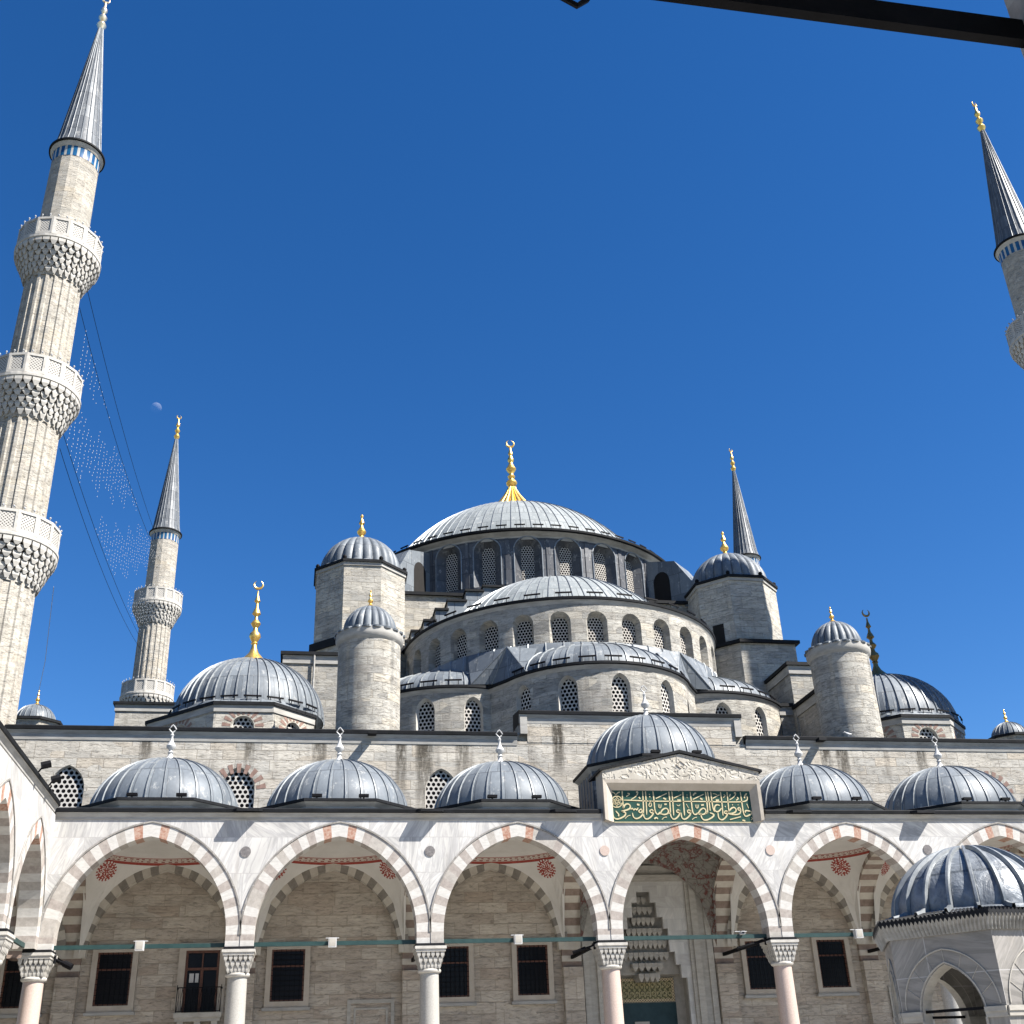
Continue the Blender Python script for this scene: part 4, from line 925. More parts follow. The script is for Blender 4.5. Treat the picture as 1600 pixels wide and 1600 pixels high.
def arcade_bay(T, s0, s1, parent, c, hwin, zs=ZS, th=.5, depth=.72, ztop=11.44, ring=True, nv=17, spandrel=True):
    sc = (s0+s1)/2; W_ = (s1-s0)/2
    q = MB(); arch_ring(q, T, sc, hwin, c, zs, th, -.022, depth, nv, vf, ZC+.90, 3)
    ar = q.build('arch', ['vou_white', 'vou_pink', 'vou_red', 'vou_beige'], parent)
    cu = arch_curve(hwin+th, c, zs, 16)
    if spandrel:
        q = MB()
        for i in range(len(cu)-1):
            a, b = cu[i], cu[i+1]
            for d in (0, depth): q.face([T(sc+a[0], d, a[1]), T(sc+a[0], d, ztop), T(sc+b[0], d, ztop), T(sc+b[0], d, b[1])], 0, [(sc+a[0], a[1]), (sc+a[0], ztop), (sc+b[0], ztop), (sc+b[0], b[1])])
        for sg in (-1, 1):
            x0, x1 = sorted((sg*(hwin+th), sg*W_))
            if x1-x0 > .001:
                for d in (0, depth): q.face([T(sc+x0, d, ZC+.9), T(sc+x1, d, ZC+.9), T(sc+x1, d, ztop), T(sc+x0, d, ztop)], 0)
        q.build('spandrel_wall', 'marble', parent)
    q = MB()
    out = [(sc+p[0], p[1]) for p in arch_curve(hwin+th+.012, c, zs, 18)]; o2 = [(sc+p[0], p[1]) for p in arch_curve(hwin+th+.075, c, zs, 18)]
    for i in range(len(out)-1):
        a, b, e, f = out[i], out[i+1], o2[i], o2[i+1]
        q.face([T(a[0], -.055, a[1]), T(b[0], -.055, b[1]), T(f[0], -.055, f[1]), T(e[0], -.055, e[1])]); q.face([T(a[0], 0, a[1]), T(b[0], 0, b[1]), T(b[0], -.055, b[1]), T(a[0], -.055, a[1])]); q.face([T(e[0], 0, e[1]), T(f[0], 0, f[1]), T(f[0], -.055, f[1]), T(e[0], -.055, e[1])])
    q.build('archivolt', 'marble_grey', parent)
    return ar
def cross_arch(T, s, parent, d0=.75, d1=7.06, half=.44, th=.5, zs=ZS, lab='transverse_arch', c=.6):
    """arch across the porch over one column line"""
    dm = (d0+d1)/2; hw = (d1-d0)/2-.12
    def T2(a, b, z): return T(s+b, dm+a, z)
    q = MB(); arch_ring(q, T2, 0, hw-.02, c, zs, th, -half, half, 15, lambda i: i % 2, ZC+.6, 2)
    # wall pier against the back wall
    q.build(lab, ['vou_cream', 'vou_brown'], parent)
def back_arch(T, s0, s1, parent, depth=7.1, c=.6):
    sc = (s0+s1)/2; hw = (s1-s0)/2-.62
    q = MB(); arch_ring(q, T, sc, hw, c, ZS, .46, depth-.42, depth-.002, 15, lambda i: i % 2, None, 2)
    q.build('wall_arch', ['vou_cream', 'vou_grey'], parent)
def vault(T, s0, s1, d0, d1, parent, band='meander', med=True, rich=False):
    sc, dc = (s0+s1)/2, (d0+d1)/2; a, b = (s1-s0)/2-.36, (d1-d0)/2
    def Z(u, v):
        r2 = u*u+v*v
        return 7.25+3.68*math.sqrt(max(0, 2-r2)) if r2 > 1 else 10.93+.72*math.sqrt(max(0, 1-r2))
    q = MB(); N_ = 20
    # pendentives on a square grid warped to circle and dome in polar patches
    for k in range(64):
        A, B = 2*PI*k/64, 2*PI*(k+1)/64
        def sqp(t, f):
            cx, cy = cos(t), sin(t); m_ = max(abs(cx), abs(cy)); e = (cx/m_, cy/m_)
            return (cx+(e[0]-cx)*f, cy+(e[1]-cy)*f)
        for i in range(6):
            P = [sqp(A, i/6), sqp(B, i/6), sqp(B, (i+1)/6), sqp(A, (i+1)/6)]
            q.face([T(sc+a*p[0], dc+b*p[1], Z(*p) if (p[0]**2+p[1]**2) > 1.0001 else 10.93) for p in P], 0)
        rs = [1, .99, .94, .93, .84, .6, .3, .02]
        for i in range(len(rs)-1):
            P = [(rs[i]*cos(A), rs[i]*sin(A)), (rs[i]*cos(B), rs[i]*sin(B)), (rs[i+1]*cos(B), rs[i+1]*sin(B)), (rs[i+1]*cos(A), rs[i+1]*sin(A))]
            z = [10.93+.72*math.sqrt(1-r*r) for r in (rs[i], rs[i], rs[i+1], rs[i+1])]
            u0, u1 = A*3.1, B*3.1
            q.face([T(sc+a*p[0], dc+b*p[1], zz) for p, zz in zip(P, z)], 1 if i == 1 else (2 if i in (0, 2) else 0), [(u0, .0), (u1, 0), (u1, .22), (u0, .22)])
    vt = q.build('vault', ['plaster', band, 'red'] if not rich else [richmat, richmat, richmat], parent)
    if med:
        for su in (-1, 1):
            u, v = .755*su, .77
            def S(u, v): return Vector(T(sc+a*u, dc+b*v, Z(u, v)))
            c = S(u, v); tu = (S(u+.01, v)-S(u-.01, v)).normalized(); tv = (S(u, v+.01)-S(u, v-.01)); tv = (tv-tu*tv.dot(tu)).normalized(); nn = tu.cross(tv)
            if nn.z > 0: nn = -nn
            q = MB(); NR = 36
            def D(r, a_): 
                return tuple(c+tu*(r*cos(a_))+tv*(r*sin(a_))+nn*(.035+.10*(1-(r/.5)**2)*0))
            for ri, (r0, r1) in enumerate(((.02, .07), (.07, .14), (.14, .20), (.20, .27), (.27, .33), (.33, .375), (.375, .46))):
                for k in range(NR):
                    on = {0: True, 1: k % 6 < 4, 2: k % 4 < 3, 3: (k+1) % 3 < 2, 4: k % 3 != 0, 5: k % 9 != 4, 6: k % 2 == 0}[ri]
                    if ri in (1, 2, 3) and random.random() < .15: on = not on
                    w0 = .0
                    q.face([D(r0, 2*PI*k/NR), D(r0, 2*PI*(k+1)/NR), D(r1, 2*PI*(k+1)/NR), D(r1, 2*PI*k/NR)], 0 if on else 1)
            q.build('painted_medallion', ['red', 'plaster'], vt)
    return vt
def rich():
    t = NT('painted_red_and_grey_scroll_vault'); ob = t.obj()
    v = t.n('ShaderNodeTexVoronoi', {'Vector': ob, 'Scale': 2.6}, feature='DISTANCE_TO_EDGE').outputs[0]
    n = t.noise(ob, 3., 3)
    base = t.ramp(n, [(.40, (.22, .21, .185)), (.5, (.19, .18, .16)), (.57, (.13, .04, .033)), (.61, (.13, .045, .035)), (.64, (.21, .20, .18))])
    return t.fin(t.mix(t.ramp(v, [(.0, 1), (.05, 0)]), base, (.12, .10, .085)), .85)
richmat = rich()
def cornice(T, s0, s1, parent, name='cornice', z0=11.44):
    q = MB(); prof = [(0, z0), (-.025, z0+.03), (-.03, z0+.12), (-.08, z0+.20), (-.10, z0+.26), (-.12, z0+.27)]
    for i in range(len(prof)-1):
        a, b = prof[i], prof[i+1]; q.face([T(s0, a[0], a[1]), T(s1, a[0], a[1]), T(s1, b[0], b[1]), T(s0, b[0], b[1])], 0)
    led = [(-.12, z0+.27), (-.17, z0+.28), (-.19, z0+.40), (-.14, z0+.45), (.8, z0+.55)]
    for i in range(len(led)-1):
        a, b = led[i], led[i+1]; q.face([T(s0, a[0], a[1]), T(s1, a[0], a[1]), T(s1, b[0], b[1]), T(s0, b[0], b[1])], 1)
    for s in (s0, s1): q.face([T(s, p[0], p[1]) for p in prof+led[1:]]+[T(s, .8, z0)], 1)
    return q.build(name, ['grey_trim', 'lead_dark'], parent)
def tie(T, s0, s1, parent, z=6.93, d=.36, mats='green_iron'):
    q = MB(); q.box(s0, s1, d-.05, d+.05, z-.075, z+.075, 0, T)
    return q.build('tie_beam', mats, parent)
# --- front arcade
por = thing('front_arcade', (0, .36, 0), 'long marble arcade with striped pointed arches and lead domes in front of the prayer hall', 'arcade')
SX = [(i-4.5)*7.1 for i in range(0, 10)]        # column lines
pink = {1: 1, 4: 1, 5: 1}
for i in range(1, 9):
    if i == 1: continue
    column(ident, SX[i], por, 'pink_granite' if i in pink else 'grey_granite', label='column with pink granite shaft' if i in pink else 'column with grey granite shaft')
column(ident, SX[1]-.02, por, 'pink_granite', label='corner column with pink granite shaft')
for i in range(1, 8):
    s0, s1 = SX[i], SX[i+1]
    arcade_bay(ident, s0, s1, por, .6, 3.03)
    q = MB()
    if i > 1:
        pts = [(s0+.20*cos(a), -.03, 10.25+.20*sin(a)) for a in [2*PI*k/24 for k in range(24)]]
        q.face(pts); q.lathe(0, 0, [(0, 0)], 3) if False else None
        for k in range(24):
            a, b = 2*PI*k/24, 2*PI*(k+1)/24
            q.face([(s0+.20*cos(a), -.03, 10.25+.20*sin(a)), (s0+.20*cos(b), -.03, 10.25+.20*sin(b)), (s0+.20*cos(b), 0, 10.25+.20*sin(b)), (s0+.20*cos(a), 0, 10.25+.20*sin(a))])
        q.build('roundel', 'porphyry' if i in (2, 3, 6) else 'pink_granite', por)
    vault(ident, s0, s1, .72, 6.7, por, rich=(i == 4), med=(i != 4))
    if i != 4: back_arch(ident, s0, s1, por)
    tie(ident, s0+.37, s1-.37, por)
for i in range(1, 9):
    cross_arch(ident, SX[i], por)
    q = MB(); q.box(SX[i]-.44, SX[i]+.44, 6.72, 7.096, 0, ZC+.6, 0); q.build('wall_pier', 'wall_low', por)
    q = MB(); q.box(SX[i]-.05, SX[i]+.05, .8, 7.0, 6.86, 7.0); q.build('tie_beam', 'black_iron', por)
cornice(ident, -24.85, -3.62, por); cornice(ident, 3.5, 25.5, por)
q = MB(); q.face([(-24.85, .0, 11.44), (25.5, 0, 11.44), (25.5, 0, 11.75), (-24.85, 0, 11.75)], 1); q.prism([(-32, .05), (25.5, .05), (25.5, 7.09), (-32, 7.09)], 11.75, 11.93, 0); q.build('roof_slab', ['lead', 'marble'], por)
# short spouts that throw slanted shadows
for x in (-28.4, -17.75, -10.65, -5.2, 5.0, 10.65, 17.75):
    if x < -25: continue
    q = MB(); z = 11.78
    P = [(x-.62, .0, z+.1), (x+.62, .0, z+.1), (x+.42, -.52, z+.02), (x-.42, -.52, z+.02)]
    q.face(P); q.face([(p[0], p[1], p[2]-.10) for p in P])
    for k in range(4): a, b = P[k], P[(k+1) % 4]; q.face([a, b, (b[0], b[1], b[2]-.10), (a[0], a[1], a[2]-.10)])
    q.build('rain_spout', 'lead_dark', por)
def porch_dome(x, z_e, r, h, parent, inr=3.42, mid=False):
    cy = 3.55; pl = octo(x, cy, inr/cos(PI/8)); pi_ = octo(x, cy, (inr-.2)/cos(PI/8)); pe = octo(x, cy, (inr+.05)/cos(PI/8))
    q = MB(); q.prism(pi_, 11.9, z_e, 3 if mid else 0, top=False)
    for i in range(8):
        a, b, c_, d_ = pl[i], pl[(i+1) % 8], pi_[(i+1) % 8], pi_[i]
        q.face([(d_[0], d_[1], z_e-.16), (c_[0], c_[1], z_e-.16), (b[0], b[1], z_e), (a[0], a[1], z_e)], 0)
        e, f = pe[i], pe[(i+1) % 8]
        q.face([(a[0], a[1], z_e), (b[0], b[1], z_e), (f[0], f[1], z_e+.01), (e[0], e[1], z_e+.01)], 1); q.face([(e[0], e[1], z_e+.01), (f[0], f[1], z_e+.01), (f[0], f[1], z_e+.12), (e[0], e[1], z_e+.12)], 1)
        for k in range(4):
            f0, f1 = k/4, (k+1)/4; A = Vector(e).lerp(Vector(f), f0); B = Vector(e).lerp(Vector(f), f1)
            def inn_(p): v = (Vector((p[0]-x, p[1]-cy))).normalized()*(r-.05); return (x+v.x, cy+v.y)
            ia, ib = inn_(A), inn_(B); q.face([(A[0], A[1], z_e+.12), (B[0], B[1], z_e+.12), (ib[0], ib[1], z_e+.24), (ia[0], ia[1], z_e+.24)], 2)
    if mid:
        for i in range(8):
            for k in range(5): 
                A = Vector(pi_[i]).lerp(Vector(pi_[(i+1) % 8]), k/5); q.tube([(A[0], A[1], 11.95), (A[0], A[1], z_e-.16)], .035, 2, 4)
    q.build('dome_drum', ['grey_trim', 'lead_dark', 'lead', 'lead_slate'], parent)
    q = MB(); dome(q, x, cy, z_e+.12, r, h, 28, 0, 1, .026, .05, 84, nprof=14, off=.3); dm_ = q.build('porch_dome', ['lead', 'lead_rib'], parent, 40)
    q = MB(); finial(q, x, cy, z_e+.08+h, 1.62, .40, 'white'); q.build('finial', 'white_paint', dm_, 40)
for i in range(1, 9):
    x = (SX[i]+SX[i+1])/2
    if i > 8 or i == 4: continue
    if i == 8: continue
    porch_dome(x, 12.22, 2.97, 2.33, por)
porch_dome(-.15, 14.22, 2.92, 2.58, por, 3.3, True)
# --- pediment with inscription
pd = MB(); xl, xr = -3.50, 3.36
pd.face([(xl, -.32, 13.08), (xr, -.32, 13.08), (xr, -.32, 13.46), (-.07, -.32, 14.18), (xl, -.32, 13.46)], 0)
# frame around the recessed inscription
def fr(a, b, m=1): pd.face([a[0], a[1], b[1], b[0]], m)
O = [(xl, 11.44), (xl, 13.08), (xr, 13.08), (xr, 11.44)]; O2 = [(xl+.14, 11.40), (xl+.14, 12.94), (xr-.14, 12.94), (xr-.14, 11.40)]; I_ = [(-3.08, 11.38), (-3.08, 12.68), (2.95, 12.68), (2.95, 11.38)]
for i in range(3):
    a, b, c_, d_ = O[i], O[i+1], O2[i+1], O2[i]
    pd.face([(a[0], -.32, a[1]), (b[0], -.32, b[1]), (c_[0], -.30, c_[1]), (d_[0], -.30, d_[1])], 1)
    a, b, c_, d_ = O2[i], O2[i+1], I_[i+1], I_[i]
    pd.face([(a[0], -.30, a[1]), (b[0], -.30, b[1]), (c_[0], -.06, c_[1]), (d_[0], -.06, d_[1])], 1)
for x in (xl, xr): pd.face([(x, -.32, 11.44), (x, .8, 11.44), (x, .8, 13.46), (x, -.32, 13.46)], 1)
pd.face([(xl, -.30, 11.42), (xl+.45, -.06, 11.38), (xl+.45, 0, 11.38), (xl, 0, 11.42)], 1); pd.face([(xr, -.30, 11.42), (xr-.45, -.06, 11.38), (xr-.45, 0, 11.38), (xr, 0, 11.42)], 1)
pdo = pd.build('pediment', ['relief', 'frame_stone'], por)
q = MB()
for sx, xe in ((-1, xl-.12), (1, xr+.14)):
    P = [(-.07, 14.22), (xe, 13.42), (xe, 13.52), (-.07, 14.34)]
    for (ya, yb) in ((-.40, 1.6),):
        q.face([(p[0], ya, p[1]) for p in P], 0)
        for k in range(4): a, b = P[k], P[(k+1) % 4]; q.face([(a[0], ya, a[1]), (b[0], ya, b[1]), (b[0], yb, b[1]), (a[0], yb, a[1])], 0)
q.build('pediment_roof', 'lead_dark', pdo)
# carved scroll relief on the pediment
q = MB(); random.seed(3)
q.tube([(-.07, -.335, 13.56), (.12, -.335, 13.72), (-.07, -.335, 13.88), (-.26, -.335, 13.72), (-.07, -.335, 13.56)], .02, 0, 4)
q.build('carved_relief', 'frame_stone', pdo)
q = MB(); q.face([(-3.08, -.045, 11.38), (2.95, -.045, 11.38), (2.95, -.045, 12.69), (-3.08, -.045, 12.69)], 0)
q.box(-3.08, 2.95, -.058, -.047, 11.365, 11.395, 1)
ip = q.build('inscription_panel', ['green', 'gold_paint'], por, label='green panel with gold Arabic calligraphy')
STROKES = [[0.047,-2.63,12.67,-2.64,12.37,-2.63,12.07,-2.64,11.92],[0.042,-2.6,12.28,-2.09,12.27,-1.47,12.24,-0.64,12.24,-0.01,12.24],[0.051,-1.75,12.66,-1.76,12.27,-1.78,11.8,-1.84,11.68,-1.97,11.56,-2.13,11.51,-2.24,11.58,-2.27,11.76],[0.047,-1.94,11.88,-1.87,11.92,-1.83,11.84,-1.89,11.76,-1.97,11.78,-1.99,11.84,-1.94,11.88],[0.047,-1.63,12.65,-1.63,12.28,-1.66,11.68],[0.051,-1.3,12.66,-1.29,12.28,-1.3,11.88,-1.23,11.7,-1.14,11.71,-1.08,11.8],[0.051,-1.35,11.84,-1.38,11.7,-1.56,11.53,-1.71,11.5,-1.79,11.58,-1.8,11.76],[0.047,-1.48,11.88,-1.4,11.9,-1.35,11.82,-1.41,11.75,-1.5,11.78,-1.51,11.84,-1.48,11.88],[0.051,-1.08,11.7,-0.99,11.88,-0.81,11.97,-0.7,11.88,-0.73,11.74,-0.9,11.68,-1.06,11.73],[0.042,-0.73,11.74,-0.63,11.76],[0.051,-0.61,12.65,-0.61,12.28,-0.63,11.76],[0.047,-0.48,12.65,-0.48,12.28,-0.5,11.65],[0.051,-0.21,11.88,-0.24,11.69,-0.4,11.53,-0.53,11.49,-0.62,11.59,-0.64,11.76],[0.047,-0.34,11.88,-0.26,11.9,-0.21,11.82,-0.27,11.77,-0.36,11.79,-0.34,11.88],[0.034,-1.21,12.35,-0.71,12.57],[0.034,-0.43,12.37,-0.08,12.52],[0.034,-2.01,12.57,-2.02,12.63,-1.96,12.64,-1.96,12.55,-2.08,12.41,-2.29,12.3],[0.034,-1.55,12.27,-1.47,12.22,-1.4,12.08,-1.48,12.0,-1.55,12.06,-1.48,12.18,-1.36,12.26],[0.051,-1.46,12.54,-1.47,12.51],[0.051,-1.46,12.44,-1.46,12.4],[0.055,-2.64,11.92,-2.56,12.1,-2.41,12.14,-2.31,12.03,-2.39,11.9,-2.64,11.84,-2.74,11.82],[0.047,-2.33,11.9,-2.24,11.96,-2.21,11.86,-2.12,11.94,-2.08,11.86,-2.0,11.97],[0.055,-2.73,11.82,-2.54,11.78,-2.58,11.64,-2.77,11.54,-2.97,11.49,-3.09,11.58,-3.11,11.76],[0.03,-2.41,12.57,-2.29,12.54,-2.47,12.43],[0.025,-2.6,11.52,-2.47,11.64,-2.35,11.66],[0.025,-1.03,11.48,-0.91,11.59,-0.79,11.57,-0.85,11.61],[0.025,-1.12,12.12,-1.12,11.97,-1.02,11.96,-0.99,12.12],[0.025,-1.06,12.11,-1.06,11.97],[0.025,-0.33,12.1,-0.26,12.04,-0.17,12.1],[0.063,-1.93,12.41,-1.88,12.33],[0.072,-2.04,12.11,-1.94,12.08],[0.063,-0.88,12.37,-0.76,12.32],[0.059,-0.86,12.11,-0.76,12.12],[0.055,-0.28,12.29,-0.13,12.29],[0.059,-1.35,11.51,-1.26,11.58,-1.19,11.51],[0.055,-2.97,11.84,-2.91,11.76,-2.85,11.7,-2.87,11.61],[0.038,-3.1,12.62,-2.99,12.59,-2.91,12.49],[0.038,-2.73,12.61,-2.82,12.59,-2.91,12.49],[0.063,-0.94,12.69,-0.92,12.67],[0.063,-0.17,12.69,-0.15,12.67],[0.034,-2.65,12.21,-2.67,12.15,-2.69,12.09,-2.74,12.05,-2.79,12.01,-2.85,11.99,-2.91,11.98,-2.98,11.98,-3.03,12.01,-3.08,12.04,-3.11,12.09,-3.13,12.15,-3.14,12.21,-3.12,12.27,-3.1,12.33,-3.05,12.37,-3.0,12.41,-2.94,12.44,-2.88,12.44,-2.81,12.44,-2.76,12.41,-2.71,12.38,-2.68,12.33,-2.66,12.27,-2.65,12.21],[0.019,-2.68,12.15,-2.84,12.11,-2.96,11.99],[0.019,-2.75,12.16,-2.89,12.17,-3.03,12.12],[0.019,-2.86,11.99,-2.96,12.11,-3.12,12.14],[0.019,-2.87,12.06,-2.93,12.18,-3.04,12.27],[0.019,-3.08,12.06,-3.02,12.2,-3.05,12.36],[0.019,-3.02,12.11,-2.93,12.22,-2.9,12.36],[0.019,-3.11,12.27,-2.95,12.31,-2.83,12.43],[0.019,-3.04,12.26,-2.9,12.25,-2.76,12.3],[0.019,-2.93,12.43,-2.83,12.32,-2.67,12.28],[0.019,-2.92,12.36,-2.86,12.24,-2.75,12.15],[0.019,-2.71,12.36,-2.77,12.22,-2.74,12.06],[0.019,-2.77,12.31,-2.86,12.2,-2.89,12.06],[0.042,-0.14,12.24,0.93,12.24,1.77,12.22,2.62,12.23,2.79,12.29,2.83,12.38,2.81,12.48],[0.051,0.0,12.64,-0.02,12.22,-0.03,11.65],[0.051,0.32,12.64,0.33,12.22,0.33,11.81,0.4,11.69,0.51,11.71,0.55,11.77],[0.051,0.27,11.87,0.22,11.67,0.05,11.53,-0.08,11.49,-0.17,11.57,-0.17,11.77],[0.047,0.13,11.88,0.21,11.89,0.26,11.82,0.19,11.75,0.11,11.79,0.13,11.88],[0.051,0.55,11.71,0.68,11.89,0.83,11.98,0.94,11.87,0.89,11.73,0.71,11.69,0.56,11.73],[0.042,0.89,11.73,0.99,11.77],[0.051,0.99,12.65,1.01,12.23,1.0,11.81,0.95,11.73],[0.047,1.09,12.65,1.11,12.23,1.11,11.85],[0.051,1.23,12.65,1.23,12.23,1.25,11.93,1.3,11.81],[0.051,1.56,12.07,1.44,12.12,1.32,12.03,1.3,11.87,1.42,11.79,1.56,11.89,1.62,11.97],[0.055,1.08,11.77,1.18,11.74,1.28,11.69,1.16,11.57,0.94,11.47,0.77,11.47,0.69,11.59,0.69,11.77],[0.047,1.66,12.65,1.67,12.23,1.65,11.65],[0.051,1.88,11.85,1.84,11.67,1.68,11.51,1.55,11.47,1.44,11.55,1.44,11.77],[0.047,1.74,11.83,1.83,11.86,1.87,11.79,1.8,11.73,1.72,11.76,1.74,11.83],[0.047,1.95,12.65,1.94,12.23,1.93,11.83],[0.055,1.93,11.83,2.06,11.97,2.19,12.01,2.28,11.89,2.18,11.77,1.96,11.73,1.87,11.75],[0.047,1.92,11.71,2.23,11.69,2.41,11.73,2.47,11.89,2.42,12.01,2.33,11.95,2.36,11.87,2.46,11.89],[0.051,2.54,12.64,2.55,12.23,2.56,11.77,2.62,11.61,2.8,11.67,2.99,11.77,2.87,11.85,2.64,11.87,2.66,11.77],[0.03,2.76,12.15,2.82,11.96],[0.055,2.11,12.11,2.14,12.1],[0.055,2.36,12.11,2.38,12.1],[0.055,1.78,12.04,1.81,12.02],[0.034,0.4,12.32,0.9,12.54],[0.034,1.28,12.37,1.6,12.52],[0.038,1.93,11.49,2.43,11.61],[0.032,2.26,12.56,2.28,12.63,2.34,12.6,2.29,12.49,2.17,12.39,2.01,12.3],[0.027,1.79,12.53,1.87,12.49,1.75,12.4],[0.038,2.37,12.43,2.43,12.37,2.31,12.29],[0.051,0.16,12.51,0.18,12.51],[0.051,0.15,12.4,0.17,12.4],[0.063,0.73,12.37,0.83,12.32],[0.063,1.41,12.29,1.55,12.29],[0.059,0.74,12.08,0.86,12.1],[0.063,3.0,12.21,2.99,12.09],[0.063,2.48,11.47,2.6,11.44],[0.051,2.69,12.38,2.72,12.5,2.82,12.58],[0.025,0.49,12.11,0.5,11.96,0.6,11.96,0.63,12.11],[0.025,0.56,12.11,0.55,11.97],[0.025,0.27,11.48,0.41,11.58,0.51,11.56,0.45,11.6],[0.025,0.1,12.13,0.18,11.96],[0.027,2.88,11.59,2.95,11.54,2.86,11.47],[0.025,1.31,12.57,1.43,12.56,1.51,12.51],[0.047,2.09,12.55,2.03,12.45],[0.051,0.43,12.48,0.52,12.59,0.58,12.57]]
q = MB()
for st_ in STROKES:
    w_ = st_[0]; pts = [Vector((st_[k], st_[k+1])) for k in range(1, len(st_), 2)]
    # smooth the hand drawn stroke
    if len(pts) > 2:
        for _ in range(2):
            np_ = [pts[0]]
            for a, b in zip(pts[:-1], pts[1:]): np_ += [a.lerp(b, .25), a.lerp(b, .75)]
            pts = np_+[pts[-1]]
    n = len(pts); L = []; 
    for i, p in enumerate(pts):
        d = (pts[min(i+1, n-1)]-pts[max(i-1, 0)]).normalized(); nn = Vector((-d.y, d.x)); ww = w_*.5*(.82+.3*abs(d.dot(Vector((.8, .6)))))*(1 if n > 6 else 1)
        t = i/(n-1); ww *= min(1, .45+4*min(t, 1-t)) if n > 2 else 1
        L.append((p+nn*ww, p-nn*ww))
    for i in range(n-1):
        a, b = L[i], L[i+1]; c_ = [(v.x, -.062, v.y) for v in (a[0], b[0], b[1], a[1])]; q.face(c_)
        q.face([(v.x, -.046, v.y) for v in (a[0], b[0])]+[(v.x, -.062, v.y) for v in (b[0], a[0])]); q.face([(v.x, -.046, v.y) for v in (a[1], b[1])]+[(v.x, -.062, v.y) for v in (b[1], a[1])])
q.build('calligraphy', 'gold_paint', ip)
# --- left arcade, at right angles to the front one
XL = -24.85
TL = lambda s, d, z: (XL-d, s, z)
lar = thing('side_arcade', (XL, -10, 0), 'sunlit marble arcade seen edge-on at the left edge of the photo, dark eave slanting down', 'arcade')
BY = 5.35
for k in range(3):
    s1 = -BY*k; s0 = s1-BY
    arcade_bay(TL, s0, s1, lar, 1.25, BY/2-.53, nv=13, ztop=11.5)
    column(TL, s0, lar, 'pink_granite')
    vault(TL, s0, s1, .72, 6.9, lar, med=False)
    tie(TL, s0+.37, s1-.37, lar)
for k in range(0, 4): cross_arch(TL, -BY*k if k else -.0, lar, d0=.75, d1=6.9)
cornice(TL, -40, -.42, lar, z0=11.62)
q = MB(); q.box(-16.05, 0, 0, .7, 11.5, 11.62, 1, TL); q.box(-16.05, 6.9, .1, 7.1, 11.75, 11.93, 0, TL); q.build('roof_slab', ['lead', 'marble'], lar)
q = MB(); q.box(-16.05, 0, 7.1, 7.4, 0, 11.9, 0, TL); q.build('back_wall', 'wall', lar)
vault(ident, SX[0], SX[1]-.7, .72, 6.7, lar, med=False); back_arch(ident, SX[0], SX[1], lar)
# --- gallery arch over the photographer: one bay with its tie beam
TN = lambda s, d, z: (s, -41.8-d, z)
near = thing('near_gallery', (-14.9, -42.2, 0), 'black iron tie beam and stone arch corner of the nearby gallery, at top right', 'gallery')
n0, n1 = -18.25, -11.15
arcade_bay(TN, n0, n1, near, .6, 2.82, th=.73); column(TN, n0, near, 'grey_granite'); column(TN, n1, near, 'grey_granite')
q = MB(); q.box(-14.55, n1-.37, .0, .06, 6.90, 7.07, 0, TN)
q.tube([(-14.6, -41.83, 6.98), (-14.66, -41.83, 6.80), (-14.56, -41.83, 6.74), (-14.50, -41.83, 6.80)], .018, 0, 5)
for k in range(4): q.box(-12.76+k*.10, -12.71+k*.10, -.004, 0, 7.03, 7.042, 1, TN)
q.build('tie_beam', ['black_iron', 'white_paint'], near)
q = MB(); q.box(n0-.5, n1+9, -.3, 7.2, 11.45, 11.9, 0, TN); q.build('roof_slab', 'lead', near)  # unseen roof, added and run past the bay to keep the tie beam shaded
q = MB(); q.box(n0-.5, n1+.5, 7.1, 7.5, 0, 11.5, 0, TN); q.build('back_wall', 'wall', near)
# ------------------------------------------------------------------ ablution fountain
FX, FY, FR = .05, -19.75, 2.65; rot = R(186.6)
fo = thing('ablution_fountain', (FX, FY, 0), 'small hexagonal stone fountain kiosk with ribbed lead dome at lower right', 'fountain')
def hexp(r): return [(FX+r*cos(rot+PI/3*k), FY+r*sin(rot+PI/3*k)) for k in range(6)]
FW = 2.36   # wall circumradius
H = hexp(FW); q = MB(); c2 = MB()
for k in range(6):
    a, b = Vector(H[k]), Vector(H[(k+1) % 6]); L = (b-a).length; t = (b-a)/L; nrm = Vector((t.y, -t.x))
    P = lambda s, d, z, a=a, t=t, nrm=nrm: (a.x+t.x*s-nrm.x*d, a.y+t.y*s-nrm.y*d, z)
    niche(q, None, P, 0, L, 0, 4.50, L/2, (.70, .36, .6, 2.82), (.66, .36, .6, 2.80), .34, 0, 1, 0, 8)
    # blind outer arch moulding and imposts
    for (hw, c_, zz, r_) in ((1.07, .12, 2.95, .018), (.74, .36, 2.82, .02)):
        cu = arch_curve(hw, c_, zz, 12); q.tube([P(L/2+p[0], -.012, p[1]) for p in cu], r_, 2, 5)
    for j_ in range(1, 8):
        A_ = arch_curve(.76, .36, 2.82, 8)[2*j_]; B_ = arch_curve(1.05, .12, 2.95, 8)[2*j_]; q.tube([P(L/2+A_[0], -.006, A_[1]), P(L/2+B_[0], -.006, B_[1])], .008, 2, 4)
    for s_ in (.0, 1.): 
        x0, x1 = (0.0, L/2-.71) if s_ == 0 else (L/2+.71, L)
        q.box(x0, x1, -.07, .02, 2.80, 2.90, 1, P); q.box(x0, x1, -.045, .02, 2.70, 2.80, 1, P)
        q.tube([P(x1 if s_ == 0 else x0, -.02, .6), P(x1 if s_ == 0 else x0, -.02, 2.7)], .03, 1, 6)
fw_ = q.build('arched_wall', ['marble_grey', 'stone_trim', 'stone_trim'], fo)
